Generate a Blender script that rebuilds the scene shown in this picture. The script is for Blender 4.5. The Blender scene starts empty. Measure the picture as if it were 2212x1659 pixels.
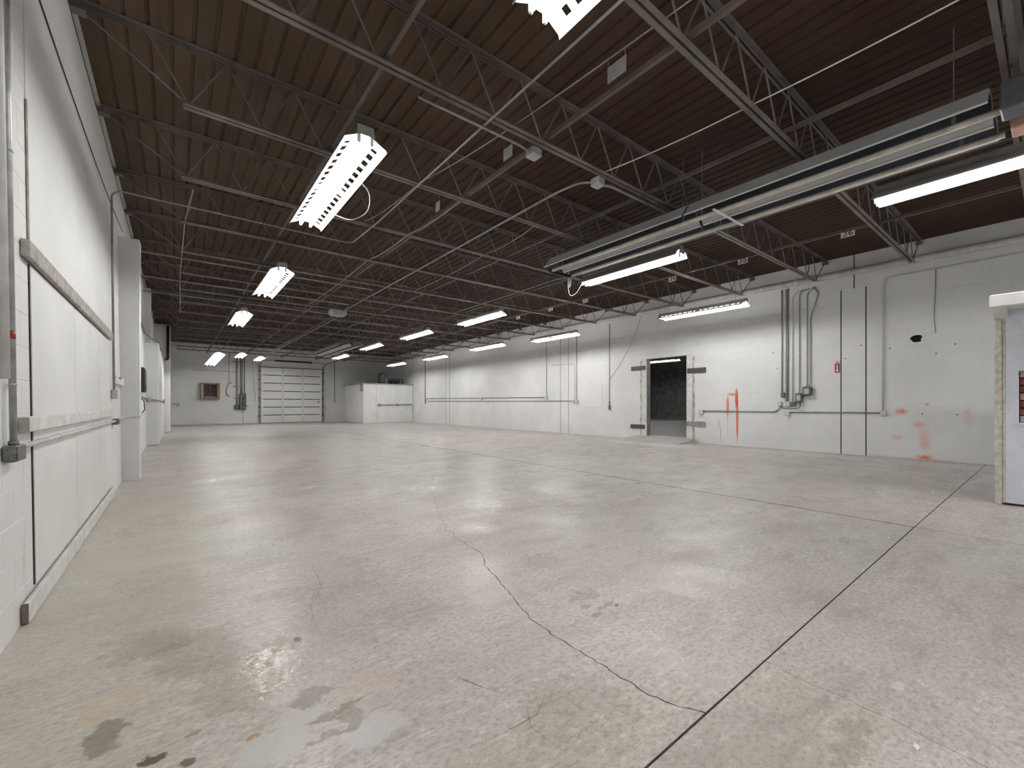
import bpy, math, random
from mathutils import Vector
random.seed(7)
R = math.radians
scene = bpy.context.scene
C = scene.collection

# ------------------------------------------------------------------ camera, world, exposure
cam_d = bpy.data.cameras.new('camera')
cam = bpy.data.objects.new('camera', cam_d); C.objects.link(cam)
cam.location = (0, 0, 1.28)
cam.rotation_euler = (R(90), 0, R(-38.007))
cam_d.sensor_fit = 'HORIZONTAL'
cam_d.sensor_width = 36.0
cam_d.lens = 929.0 / 2212.0 * 36.0
cam_d.shift_y = (873.0 - 829.5) / 2212.0
cam_d.clip_start = 0.05
scene.camera = cam
world = bpy.data.worlds.new('world'); scene.world = world
world.use_nodes = True
world.node_tree.nodes['Background'].inputs[0].default_value = (0.5, 0.55, 0.6, 1)
world.node_tree.nodes['Background'].inputs[1].default_value = 0.2
vs = scene.view_settings
vs.view_transform = 'Standard'; vs.look = 'None'; vs.gamma = 1.0; vs.use_curve_mapping = False
vs.exposure = 0.5
TUBE = 58.0                      # radiance of the fluorescent tubes
scene.cycles.max_bounces = 6
scene.cycles.diffuse_bounces = 4
scene.cycles.sample_clamp_indirect = 6.0
scene.cycles.use_adaptive_sampling = True
scene.cycles.adaptive_threshold = 0.2
scene.cycles.adaptive_min_samples = 16

# ------------------------------------------------------------------ materials
MATS = {}
class NT:
    def __init__(s, m): s.t = m.node_tree; s.n = s.t.nodes; s.l = s.t.links
    def new(s, k, **kw):
        n = s.n.new(k)
        for a, v in kw.items(): setattr(n, a, v)
        return n
    def link(s, a, b): s.l.new(a, b)
    def pos(s):
        if not hasattr(s, '_p'): s._p = s.new('ShaderNodeNewGeometry').outputs['Position']
        return s._p
    def noise(s, scale, detail=2, rough=.55, vec=None, stretch=None, dist=0.0):
        v = vec or s.pos()
        if stretch:
            m = s.new('ShaderNodeVectorMath', operation='MULTIPLY'); s.link(v, m.inputs[0]); m.inputs[1].default_value = stretch; v = m.outputs[0]
        n = s.new('ShaderNodeTexNoise'); n.inputs['Scale'].default_value = scale; n.inputs['Detail'].default_value = detail
        n.inputs['Roughness'].default_value = rough; n.inputs['Distortion'].default_value = dist
        s.link(v, n.inputs['Vector']); return n.outputs['Fac']
    def ramp(s, f, a, b, lo=0.0, hi=1.0):
        m = s.new('ShaderNodeMapRange', interpolation_type='SMOOTHSTEP'); s.link(f, m.inputs[0])
        m.inputs[1].default_value = a; m.inputs[2].default_value = b; m.inputs[3].default_value = lo; m.inputs[4].default_value = hi
        return m.outputs[0]
    def mix(s, f, a, b, mode='MIX'):
        m = s.new('ShaderNodeMix', data_type='RGBA', blend_type=mode)
        for v, i in ((f, 0), (a, 6), (b, 7)):
            if isinstance(v, (int, float)): m.inputs[i].default_value = v
            elif isinstance(v, tuple): m.inputs[i].default_value = (*v, 1)
            else: s.link(v, m.inputs[i])
        return m.outputs[2]
    def math(s, op, a, b=None):
        m = s.new('ShaderNodeMath', operation=op)
        for v, i in ((a, 0), (b, 1)):
            if v is None: continue
            if isinstance(v, (int, float)): m.inputs[i].default_value = v
            else: s.link(v, m.inputs[i])
        return m.outputs[0]
    def spot(s, c, rad, soft=.35, warp=.0, wscale=6.0):
        """soft blob around world point c with radii rad (big radius = ignore that axis)"""
        v = s.pos()
        if warp:
            if not hasattr(s, '_w'):
                n = s.new('ShaderNodeTexNoise'); n.inputs['Scale'].default_value = 11.0; n.inputs['Detail'].default_value = 5; n.inputs['Roughness'].default_value = .65
                s.link(s.pos(), n.inputs['Vector'])
                a = s.new('ShaderNodeVectorMath', operation='SUBTRACT'); s.link(n.outputs['Color'], a.inputs[0]); a.inputs[1].default_value = (.5, .5, .5)
                s._w = a.outputs[0]
            d = s.new('ShaderNodeVectorMath', operation='MULTIPLY_ADD'); s.link(s._w, d.inputs[0]); d.inputs[1].default_value = (warp * 2,) * 3; s.link(s.pos(), d.inputs[2])
            v = d.outputs[0]
        a = s.new('ShaderNodeVectorMath', operation='SUBTRACT'); s.link(v, a.inputs[0]); a.inputs[1].default_value = c
        b = s.new('ShaderNodeVectorMath', operation='DIVIDE'); s.link(a.outputs[0], b.inputs[0]); b.inputs[1].default_value = rad
        l = s.new('ShaderNodeVectorMath', operation='LENGTH'); s.link(b.outputs[0], l.inputs[0])
        return s.ramp(l.outputs['Value'], 1.0, 1.0 - soft, 0, 1)

def base_mat(name):
    m = bpy.data.materials.new(name); m.use_nodes = True; MATS[name] = m
    return m, NT(m), m.node_tree.nodes['Principled BSDF']

def mat(name, col, rough=.6, metal=0.0, vary=.18, scale=6.0, bump=0.0, bscale=60.0, spec=.4, dirt=None, dirtamt=.5):
    m, t, p = base_mat(name)
    dark = tuple(c * (1 - vary) for c in col); lite = tuple(min(1, c * (1 + vary * .6)) for c in col)
    f = t.ramp(t.noise(scale), .3, .7)
    c = t.mix(f, dark, lite)
    if dirt:
        g = t.ramp(t.noise(scale * 2.3, 3, .7), .52, .72, 0, dirtamt)
        c = t.mix(g, c, dirt)
    t.link(c, p.inputs['Base Color'])
    p.inputs['Roughness'].default_value = rough; p.inputs['Metallic'].default_value = metal
    p.inputs['Specular IOR Level'].default_value = spec
    if bump:
        b = t.new('ShaderNodeBump'); b.inputs['Strength'].default_value = bump; b.inputs['Distance'].default_value = .004
        t.link(t.noise(bscale, 2), b.inputs['Height']); t.link(b.outputs[0], p.inputs['Normal'])
    return m

def emit(name, col, strength):
    m, t, p = base_mat(name)
    p.inputs['Base Color'].default_value = (*col, 1)
    p.inputs['Emission Color'].default_value = (*col, 1); p.inputs['Emission Strength'].default_value = strength
    return m

def paint_wall(name, extra=None, brick=False, col=(.70, .70, .70)):
    m, t, p = base_mat(name)
    big = t.ramp(t.noise(.8, 3), .3, .7)
    c = t.mix(big, tuple(x * .93 for x in col), tuple(min(1, x * 1.04) for x in col))
    fine = t.ramp(t.noise(9, 4, .7), .55, .78, 0, .32)
    c = t.mix(fine, c, tuple(x * .80 for x in col))
    scr = t.ramp(t.noise(5, 5, .75, stretch=(1, .35, 3.0)), .64, .74, 0, .30)
    c = t.mix(scr, c, (.42, .41, .39))
    if extra: c = extra(t, c)
    t.link(c, p.inputs['Base Color']); p.inputs['Roughness'].default_value = .55; p.inputs['Specular IOR Level'].default_value = .35
    b = t.new('ShaderNodeBump'); b.inputs['Strength'].default_value = .35; b.inputs['Distance'].default_value = .004
    h = t.noise(45, 3, .65)
    if brick:
        mp = t.new('ShaderNodeMapping'); mp.inputs['Rotation'].default_value = (R(-90), 0, 0); t.link(t.pos(), mp.inputs[0])
        bt = t.new('ShaderNodeTexBrick'); bt.inputs['Scale'].default_value = 1.0; bt.inputs['Brick Width'].default_value = .4064
        bt.inputs['Row Height'].default_value = .2032; bt.inputs['Mortar Size'].default_value = .006; t.link(mp.outputs[0], bt.inputs[0])
        h = t.math('ADD', t.math('MULTIPLY', bt.outputs['Fac'], -1.2), h)
    t.link(h, b.inputs['Height']); t.link(b.outputs[0], p.inputs['Normal'])
    return m

def right_extra(t, c):
    W = 13.5
    red = (.62, .09, .035); rust = (.50, .20, .07); big = 5.0
    def st(c, y, z, ry, rz, amt, col=red, warp=.03, soft=.5, ws=9.0):
        m = t.spot((W, y, z), (big, ry, rz), soft, warp, ws)
        return t.mix(t.math('MULTIPLY', m, amt), c, col)
    # dripped paint left of the conduits
    c = st(c, 6.11, .90, .045, .95, .85, red, .012, .45, 14)
    c = st(c, 6.13, 1.45, .06, .40, .9, (.48, .05, .02), .012, .5, 14)
    c = st(c, 6.26, 1.58, .20, .06, .75, red, .02, .7, 9)
    c = st(c, 6.40, 1.22, .065, .42, .75, red, .02, .6, 9)
    c = st(c, 6.40, .70, .02, .60, .40, rust, .012, .5, 14)
    c = st(c, 6.68, .66, .07, .24, .45, (.55, .30, .16), .03, .7, 9)
    c = st(c, 6.62, .32, .025, .32, .65, rust, .03, .6, 9)
    # rust under the near door post
    c = st(c, 7.50, .28, .05, .40, .6, rust, .03, .7, 9)
    c = st(c, 7.42, .05, .22, .10, .5, rust, .03, .8, 9)
    c = st(c, 7.48, 1.5, .07, .9, .25, (.40, .36, .28), .04, .8, 9)
    # sprayed red marks near the corner
    for y, z, ry, rz, a in ((2.34, 1.11, .16, .11, .75), (1.90, 1.27, .06, .05, .75), (2.04, .80, .15, .11, .42), (1.95, .55, .16, .36, .30),
                            (1.93, .35, .13, .2, .30), (1.94, .06, .20, .09, .9), (2.42, .49, .15, .10, .33), (1.27, 1.12, .10, .10, .28),
                            (1.25, .95, .13, .22, .2), (2.62, .02, .5, .03, .35), (1.95, .02, .9, .025, .45)):
        c = st(c, y, z, ry, rz, a, (.72, .15, .06), .06, .9, 7)
    # small dark anchor holes and scuffs
    for y, z in ((2.55, 2.62), (1.75, 2.42), (1.45, 2.6), (1.98, 1.06), (1.42, 1.05), (3.1, 2.75), (3.42, 2.45), (5.0, 2.3), (7.35, 3.25), (6.05, 3.75),
                 (7.95, 3.4), (10.3, 2.9), (9.3, 3.9), (10.8, 1.7), (16.2, 3.2), (17.6, 4.0), (12.0, 3.4), (22.0, .9), (15.3, .8), (5.1, 2.75)):
        c = st(c, y, z, .022, .022, .85, (.10, .09, .09), .006, .4, 20)
    # yellowed patched rectangle left of the hanging cable
    return c

def left_extra(t, c):
    for y, z, ry, rz, a in ((6.6, .35, .09, .2, .25), (6.9, 1.55, .05, .05, .35), (5.0, .25, .06, .1, .3), (4.6, .9, .05, .06, .25), (7.6, .8, .08, .14, .2),
                            (6.4, 2.0, .04, .12, .22), (3.8, .35, .05, .2, .2), (5.9, .3, .03, .08, .4), (8.6, 3.2, .05, .1, .25)):
        m = t.spot((-.72, y, z), (5, ry, rz), .8, .05, 8)
        c = t.mix(t.math('MULTIPLY', m, a), c, (.28, .27, .25))
    return c

def floor_mat(name, near=True):
    m, t, p = base_mat(name)
    big = t.ramp(t.noise(.30, 3), .35, .65)
    c = t.mix(big, (.485, .455, .412), (.500, .470, .444))
    pk = t.ramp(t.noise(.42, 3, stretch=(1, 1.2, 1)), .46, .62, 0, .6)
    c = t.mix(pk, c, (.455, .395, .378))
    mid = t.ramp(t.noise(1.2, 5, .68, dist=.4, stretch=(.7, 1.3, 1)), .36, .70, 0, .55)
    c = t.mix(mid, c, (.625, .600, .562))
    tr = t.ramp(t.noise(2.4, 6, .78, dist=.5, stretch=(.6, 1.5, 1)), .47, .68, 0, .68)
    c = t.mix(tr, c, (.300, .270, .238))
    sp = t.ramp(t.noise(38, 5, .76, stretch=(.85, 1.15, 1)), .42, .68, 0, .72)
    c = t.mix(sp, c, (.255, .228, .200))
    lt = t.ramp(t.noise(16, 5, .78, stretch=(.7, 1.35, 1)), .52, .68, 0, .58)
    c = t.mix(lt, c, (.72, .70, .665))
    lo = t.ramp(t.noise(.85, 4, .7, stretch=(.45, 1.9, 1)), .48, .68, 0, .42)
    c = t.mix(lo, c, (.33, .30, .265))
    spk = t.ramp(t.noise(17, 5, .80, stretch=(.7, 1.3, 1)), .63, .69, 0, .72)
    c = t.mix(spk, c, (.20, .178, .155))
    # yellow-green cast of the sealed strip along the left wall
    yl = t.spot((-.5, 6.0, 0), (1.9, 6.0, 9), .9, .3, 1.2)
    c = t.mix(t.math('MULTIPLY', yl, .5), c, (.560, .530, .450))
    pz = t.spot((2.6, 3.0, 0), (2.2, 3.2, 9), .9, .5)
    c = t.mix(t.math('MULTIPLY', pz, .28), c, (.44, .375, .36))
    B = 9.0
    def st(c, x, y, rx, ry, a, col, warp=.05, soft=.35, ws=7):
        k = t.spot((x, y, 0), (rx, ry, B), soft, warp, ws)
        return t.mix(t.math('MULTIPLY', k, a), c, col)
    brn = (.195, .158, .118); dk = (.090, .072, .050); mauve = (.50, .47, .46)
    # worn sealer and damp stains in the foreground
    near_st = ((-0.22, 2.27, 0.07, 0.13, 0.75, brn, 0.05),
        (-0.26, 2.42, 0.09, 0.05, 0.35, (0.55, 0.4, 0.25), 0.05),
        (-0.2, 2.52, 0.12, 0.1, 0.35, (0.56, 0.43, 0.29), 0.05),
        (-0.065, 2.02, 0.045, 0.03, 0.95, dk, 0.03),
        (0.035, 1.93, 0.025, 0.03, 0.9, dk, 0.03),
        (0.06, 2.07, 0.03, 0.018, 0.7, brn, 0.03),
        (0.232, 1.915, 0.03, 0.02, 0.9, (0.38, 0.23, 0.08), 0.008),
        (0.3, 1.82, 0.15, 0.1, 0.85, mauve, 0.06),
        (0.42, 1.95, 0.1, 0.08, 0.8, mauve, 0.06),
        (0.62, 1.66, 0.13, 0.1, 0.8, (0.52, 0.5, 0.5), 0.06),
        (0.47, 2.02, 0.09, 0.07, 0.65, brn, 0.07),
        (0.52, 1.86, 0.12, 0.025, 0.7, brn, 0.05),
        (0.46, 1.74, 0.1, 0.02, 0.7, brn, 0.05),
        (0.56, 1.8, 0.05, 0.1, 0.55, brn, 0.06),
        (0.4, 2.55, 0.13, 0.11, 0.55, brn, 0.08),
        (0.52, 2.56, 0.022, 0.035, 0.9, dk, 0.02),
        (0.1, 2.75, 0.22, 0.3, 0.34, brn, 0.14),
        (-0.1, 3.0, 0.22, 0.22, 0.3, brn, 0.14),
        (0.25, 2.35, 0.2, 0.3, 0.3, brn, 0.14),
        (0.72, 1.95, 0.16, 0.1, 0.4, (0.5, 0.4, 0.3), 0.1),
        (0.95, 2.7, 0.5, 0.5, 0.22, brn, 0.25),
        (0.9, 3.4, 0.4, 0.6, 0.18, brn, 0.25),
        (1.3, 1.25, 0.3, 0.25, 0.2, brn, 0.15),
        (2.04, 1.855, 0.045, 0.035, 0.55, (0.22, 0.2, 0.19), 0.01),
        (2.015, 1.742, 0.06, 0.028, 0.6, (0.2, 0.18, 0.17), 0.015),
        (2.21, 1.745, 0.022, 0.018, 0.85, dk, 0.01),
        (2.15, 1.79, 0.1, 0.03, 0.5, brn, 0.04),
        (2.15, 1.95, 0.16, 0.07, 0.42, brn, 0.08),
        (2.35, 2.6, 0.22, 0.18, 0.35, (0.27, 0.24, 0.22), 0.12),
        (1.98, 1.25, 0.3, 0.3, 0.12, (0.34, 0.28, 0.26), 0.1),
        (1.55, 0.72, 0.45, 0.25, 0.22, (0.3, 0.26, 0.24), 0.2),
        (2.59, 0.46, 0.05, 0.02, 0.45, (0.70, 0.69, 0.67), 0.02),
        (2.0, 0.5, 0.25, 0.05, 0.4, brn, 0.08),
        (1.2, 31.6, 4.5, 0.8, 0.5, (0.3, 0.29, 0.27), 0.3),
        (3.0, 14, 2.5, 4.5, 0.3, (0.56, 0.54, 0.49), 0.8),)
    far_st = ((12.7, 3.0, 0.6, 4.0, 0.5, (0.62, 0.61, 0.57), 0.4),
        (12.4, 1.5, 0.9, 0.3, 0.4, (0.62, 0.61, 0.58), 0.3),
        (12.2, 8.3, 0.8, 1.9, 0.6, (0.68, 0.66, 0.62), 0.4),
        (9.2, 32.2, 0.7, 0.7, 0.7, (0.33, 0.2, 0.12), 0.2),)
    for x, y, rx, ry, a, col, w in (near_st if near else far_st):
        c = st(c, x, y, rx, ry, a, col, w * 1.7, .28)
    t.link(c, p.inputs['Base Color'])
    r0 = t.ramp(t.noise(1.4, 4, .65), .35, .68, .25, .48)
    r1 = t.math('ADD', r0, t.math('MULTIPLY', sp, .3))
    wet = 0.0 if not near else t.math('MULTIPLY', t.spot((.38, 2.34, 0), (.22, .36, B), .6, .15, 8), t.ramp(t.noise(30, 4, .7, stretch=(.7, 1.5, 1)), .46, .54))
    r2 = t.math('MULTIPLY', r1, t.math('SUBTRACT', 1.0, t.math('MULTIPLY', wet, .88)))
    t.link(r2, p.inputs['Roughness']); p.inputs['Specular IOR Level'].default_value = .5
    b = t.new('ShaderNodeBump'); b.inputs['Strength'].default_value = .42; b.inputs['Distance'].default_value = .006
    h = t.noise(12, 6, .72)
    t.link(h, b.inputs['Height']); t.link(b.outputs[0], p.inputs['Normal'])
    return m

M_WR = paint_wall('painted block right', right_extra)
M_WRF = paint_wall('painted block far right')
M_WL = paint_wall('painted block left', left_extra, col=(.70, .70, .69))
M_WE = paint_wall('painted block end', None, True, col=(.64, .64, .635))
M_WP = paint_wall('painted board', None, col=(.71, .71, .70))
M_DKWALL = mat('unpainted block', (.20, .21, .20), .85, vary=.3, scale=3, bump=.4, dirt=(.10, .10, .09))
M_FLOOR = floor_mat('worn sealed concrete')
M_FLOORR = floor_mat('worn sealed concrete right', False)
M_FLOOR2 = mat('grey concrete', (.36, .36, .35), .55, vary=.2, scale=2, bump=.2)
M_GROOVE = mat('joint filler', (.045, .04, .035), .9, vary=.3, scale=20)
M_RAMP = mat('ramp concrete', (.50, .485, .455), .6, vary=.15, scale=3, bump=.3, dirt=(.34, .32, .29))
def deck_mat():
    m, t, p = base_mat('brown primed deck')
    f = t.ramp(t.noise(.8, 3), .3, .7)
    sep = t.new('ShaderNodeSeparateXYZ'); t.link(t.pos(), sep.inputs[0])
    deck_shade = t.math('MAXIMUM', t.ramp(sep.outputs[0], 1.0, 5.0), t.ramp(sep.outputs[1], 8.0, 16.0))   # shade painted in: deck darkens from tan to maroon rightward and farther off
    tan = t.mix(f, (.080, .054, .034), (.102, .071, .047)); maroon_dim = t.mix(f, (.046, .025, .018), (.060, .034, .024))
    c = t.mix(deck_shade, tan, maroon_dim)
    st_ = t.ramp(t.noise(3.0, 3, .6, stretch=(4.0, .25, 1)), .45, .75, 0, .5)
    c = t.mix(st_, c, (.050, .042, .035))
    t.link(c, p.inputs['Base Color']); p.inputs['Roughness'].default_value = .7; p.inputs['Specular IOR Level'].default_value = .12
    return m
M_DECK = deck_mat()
M_ROOF = mat('roof board', (.03, .028, .026), .9)
M_STEEL = mat('painted joist steel', (.165, .143, .130), .5, .1, vary=.25, scale=3, dirt=(.09, .072, .062))
M_ROD = mat('grey joist rod', (.185, .168, .156), .5, .1, vary=.25, scale=3)
M_BRIDGE = mat('bridging steel', (.125, .103, .09), .5, .1, vary=.2, scale=3)
M_BLACK = mat('black void', (.008, .008, .008), .9)
M_WHITE = mat('white enamel', (.80, .80, .78), .35, vary=.05)
M_LAMPGREY = mat('grey lamp housing', (.36, .36, .36), .4, .2, vary=.1)
M_REFG = mat('grey reflector sheet', (.50, .50, .50), .35, .3, vary=.06)
M_TUBE = emit('fluorescent tube', (1.0, .99, .965), TUBE)
M_GALV = mat('galvanised steel', (.42, .42, .42), .42, .55, vary=.2, scale=9)
M_GALVD = mat('dull conduit', (.25, .25, .245), .5, .3, vary=.2, scale=9)
M_CONDW = mat('painted conduit', (.55, .55, .54), .5, vary=.12, scale=9)
M_CONDUP = mat('overhead conduit', (.30, .28, .26), .45, .3, vary=.2, scale=5)
M_PIPEW = mat('white wrapped pipe', (.62, .60, .58), .6, vary=.12, scale=5, bump=.2)
M_BOXG = mat('grey box', (.42, .44, .46), .45, .2, vary=.1)
M_BOXD = mat('dark switch box', (.13, .13, .135), .5, .2, vary=.3, scale=20, dirt=(.3, .3, .29))
M_PANELBL = mat('slate grey panel', (.105, .112, .13), .4, .2, vary=.2)
M_BLK = mat('black paint', (.018, .018, .02), .5)
M_STRAP = mat('dark steel strap', (.085, .085, .085), .6, .3, vary=.3, scale=14, dirt=(.2, .2, .19))
M_STRAPL = mat('worn steel strap', (.30, .30, .29), .6, .3, vary=.4, scale=14, dirt=(.08, .08, .08))
M_WOODW = mat('whitewashed wood', (.66, .65, .63), .7, vary=.12, scale=8, bump=.3, dirt=(.36, .34, .31), dirtamt=.35)
M_WOODG = mat('grey weathered wood', (.36, .34, .31), .75, vary=.25, scale=12, bump=.4)
M_WOODD = mat('raw dark wood', (.17, .125, .10), .75, vary=.35, scale=14, bump=.4)
M_WOODB = mat('brown wood', (.24, .135, .075), .55, vary=.35, scale=7, bump=.2)
M_GLASSD = mat('dark glass', (.03, .033, .035), .12, vary=.3, scale=4)
M_DOOR = mat('white door skin', (.70, .70, .70), .45, vary=.05, scale=1)
M_BOOTH = mat('white booth panel', (.78, .78, .79), .6, vary=.05, scale=2)
M_PANELB = mat('bluish white panel', (.66, .69, .77), .5, vary=.06, scale=3, dirt=(.48, .46, .50), dirtamt=.35)
M_CAP = mat('off white cap', (.76, .75, .74), .55, vary=.05)
M_EDGE = mat('chipped edge timber', (.56, .53, .49), .75, vary=.2, scale=18, bump=.5, dirt=(.34, .24, .18), dirtamt=.7)
M_BRICK = mat('red brick', (.32, .10, .07), .8, vary=.35, scale=14, bump=.4)
M_BRICKL = mat('pale brick', (.55, .45, .42), .8, vary=.2, scale=14, bump=.4)
M_ALU = mat('aluminium reflector', (.56, .57, .58), .45, .1, vary=.06, scale=2)
M_ALUL = mat('bright reflector lip', (.72, .72, .72), .35, .2, vary=.05)
M_NAVY = mat('navy lining', (.028, .034, .048), .35, .4, vary=.25, scale=2)
M_HTUBE = mat('cream heater tube', (.64, .61, .53), .5, vary=.15, scale=5, dirt=(.42, .36, .28), dirtamt=.5)
M_PINK = mat('faded warning plate', (.62, .36, .28), .6)
M_CARD = mat('grey card', (.26, .25, .24), .7, vary=.12, scale=12)
M_CARDW = mat('white number card', (.78, .77, .74), .7, vary=.06, scale=12)
M_RED = mat('sign red', (.33, .05, .04), .5)
M_TANK = mat('blue grey tank', (.10, .115, .135), .4, .2)
M_CRACKED = mat('white cord', (.72, .70, .66), .5)
M_CAVITY = mat('hole cavity', (.03, .03, .03), .95)

# ------------------------------------------------------------------ geometry helpers
LOC = {}
def lx(z, d=0.0): return -0.705 - 0.0125 * z + d        # face of the slightly leaning left wall

class MB:
    def __init__(s, left=False): s.v = []; s.f = []; s.left = left
    def add(s, vs_, fs_):
        o = len(s.v); s.v += [tuple(p) for p in vs_]; s.f += [tuple(i + o for i in f) for f in fs_]; return s
    def box(s, x0, x1, y0, y1, z0, z1):
        s.add([(x0, y0, z0), (x1, y0, z0), (x1, y1, z0), (x0, y1, z0), (x0, y0, z1), (x1, y0, z1), (x1, y1, z1), (x0, y1, z1)],
              [(0, 3, 2, 1), (4, 5, 6, 7), (0, 1, 5, 4), (1, 2, 6, 5), (2, 3, 7, 6), (3, 0, 4, 7)]); return s
    def cbox(s, x0, x1, y0, y1, z0, z1, b=.006):
        """box with chamfered edges (an octagonal-section block in all three directions)"""
        b = min(b, (x1 - x0) / 3, (y1 - y0) / 3, (z1 - z0) / 3)
        pts = []
        for zz, i in ((z0, b), (z0 + b, 0), (z1 - b, 0), (z1, b)):
            xa, xb, ya, yb = x0 + i, x1 - i, y0 + i, y1 - i
            c = b
            pts += [(xa + c, ya, zz), (xb - c, ya, zz), (xb, ya + c, zz), (xb, yb - c, zz), (xb - c, yb, zz), (xa + c, yb, zz), (xa, yb - c, zz), (xa, ya + c, zz)]
        fs_ = [tuple(range(7, -1, -1)), tuple(range(24, 32))]
        for k in range(3):
            for j in range(8): fs_.append((k * 8 + j, k * 8 + (j + 1) % 8, k * 8 + 8 + (j + 1) % 8, k * 8 + 8 + j))
        return s.add(pts, fs_)
    def tube(s, path, r, n=8, caps=True):
        P = [Vector(p) for p in path]
        T = []
        for i in range(len(P)):
            a = (P[i] - P[i - 1]).normalized() if i else None
            b = (P[i + 1] - P[i]).normalized() if i < len(P) - 1 else None
            t = (a + b) if a and b else (a or b)
            T.append(t.normalized() if t.length > 1e-6 else Vector((0, 0, 1)))
        ref = Vector((0, 0, 1)) if abs(T[0].z) < .9 else Vector((1, 0, 0))
        u = T[0].cross(ref).normalized(); rings = []
        for i, (p, t) in enumerate(zip(P, T)):
            u = (u - t * u.dot(t)).normalized(); w = t.cross(u)
            k = 1.0
            if 0 < i < len(P) - 1:
                cs = (P[i] - P[i - 1]).normalized().dot(t); k = 1 / max(cs, .5)
            rings.append([p + (u * math.cos(2 * math.pi * j / n) + w * math.sin(2 * math.pi * j / n)) * r for j in range(n)])
        vs_ = [q for ring in rings for q in ring]; fs_ = []
        for i in range(len(P) - 1):
            for j in range(n): fs_.append((i * n + j, i * n + (j + 1) % n, (i + 1) * n + (j + 1) % n, (i + 1) * n + j))
        if caps:
            fs_.append(tuple(range(n - 1, -1, -1))); fs_.append(tuple(range((len(P) - 1) * n, len(P) * n)))
        return s.add(vs_, fs_)
    def prism(s, prof, axis, a, b):
        """extrude a closed 2-D profile along axis ('x','y','z') from a to b"""
        n = len(prof)
        def pt(q, t): return {'x': (t, q[0], q[1]), 'y': (q[0], t, q[1]), 'z': (q[0], q[1], t)}[axis]
        vs_ = [pt(q, a) for q in prof] + [pt(q, b) for q in prof]
        fs_ = [tuple(range(n)), tuple(range(2 * n - 1, n - 1, -1))] + [(i, i + n, (i + 1) % n + n, (i + 1) % n) for i in range(n)]
        return s.add(vs_, fs_)
    def strip(s, prof, a, b):
        """open sheet profile in x,z extruded along y"""
        n = len(prof)
        return s.add([(x, a, z) for x, z in prof] + [(x, b, z) for x, z in prof], [(i, i + 1, i + 1 + n, i + n) for i in range(n - 1)])
    def lathe(s, prof, c, n=16):
        vs_ = []; fs_ = []
        for r_, z in prof:
            vs_ += [(c[0] + r_ * math.cos(2 * math.pi * j / n), c[1] + r_ * math.sin(2 * math.pi * j / n), z) for j in range(n)]
        for i in range(len(prof) - 1):
            for j in range(n): fs_.append((i * n + j, i * n + (j + 1) % n, (i + 1) * n + (j + 1) % n, (i + 1) * n + j))
        fs_.append(tuple(range(n - 1, -1, -1))); fs_.append(tuple(range((len(prof) - 1) * n, len(prof) * n)))
        return s.add(vs_, fs_)
    def build(s, name, m, parent=None, smooth=False, solid=0.0):
        V = [(lx(p[2], p[0]), p[1], p[2]) for p in s.v] if s.left else s.v
        if parent is None:
            xs, ys, zs = zip(*V); o = Vector(((min(xs) + max(xs)) / 2, (min(ys) + max(ys)) / 2, min(zs)))
        else: o = LOC[parent.name]
        me = bpy.data.meshes.new(name); me.from_pydata([(p[0] - o[0], p[1] - o[1], p[2] - o[2]) for p in V], [], s.f)
        me.materials.append(m); me.validate(); me.update()
        if smooth: me.polygons.foreach_set('use_smooth', [True] * len(me.polygons))
        ob = bpy.data.objects.new(name, me); C.objects.link(ob)
        if parent is None: ob.location = o; LOC[ob.name] = o
        else: ob.parent = parent; LOC[ob.name] = o
        if solid:
            md = ob.modifiers.new('sheet', 'SOLIDIFY'); md.thickness = solid; md.offset = 0
        return ob

def tag(o, label, cat=None, group=None, kind=None):
    o['label'] = label
    if cat: o['category'] = cat
    if group: o['group'] = group
    if kind: o['kind'] = kind
    return o
def struct(o, label, cat): return tag(o, label, cat, kind='structure')
def thing(name, loc, label, cat, group=None):
    o = bpy.data.objects.new(name, None); C.objects.link(o); o.location = loc; o.empty_display_size = .1
    LOC[o.name] = Vector(loc); return tag(o, label, cat, group)
def mesh_of(mb, name, m):
    me = bpy.data.meshes.new(name); me.from_pydata(mb.v, [], mb.f); me.materials.append(m); me.update(); return me
def put(me, name, parent, loc, rot=None):
    o = bpy.data.objects.new(name, me); C.objects.link(o)
    b = LOC[parent.name] if parent else Vector((0, 0, 0))
    o.parent = parent; o.location = Vector(loc) - b
    if rot: o.rotation_euler = rot
    LOC[o.name] = Vector(loc); return o
def copy_tree(o, parent=None):
    c = o.copy(); C.objects.link(c); c.parent = parent
    for ch in list(o.children): copy_tree(ch, c)
    return c
def fillet(path, r, n=4):
    P = [Vector(p) for p in path]; out = [P[0]]
    for i in range(1, len(P) - 1):
        a = (P[i - 1] - P[i]); b = (P[i + 1] - P[i]); d = min(r, a.length * .45, b.length * .45)
        A = P[i] + a.normalized() * d; B = P[i] + b.normalized() * d
        for k in range(n + 1):
            t = k / n; out.append(A * (1 - t) ** 2 + P[i] * 2 * t * (1 - t) + B * t * t)
    return out + [P[-1]]

XR, YE, YB, ZD = 13.5, 33.0, -5.0, 5.05      # right wall, end wall, wall behind the camera, deck soffit

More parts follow.
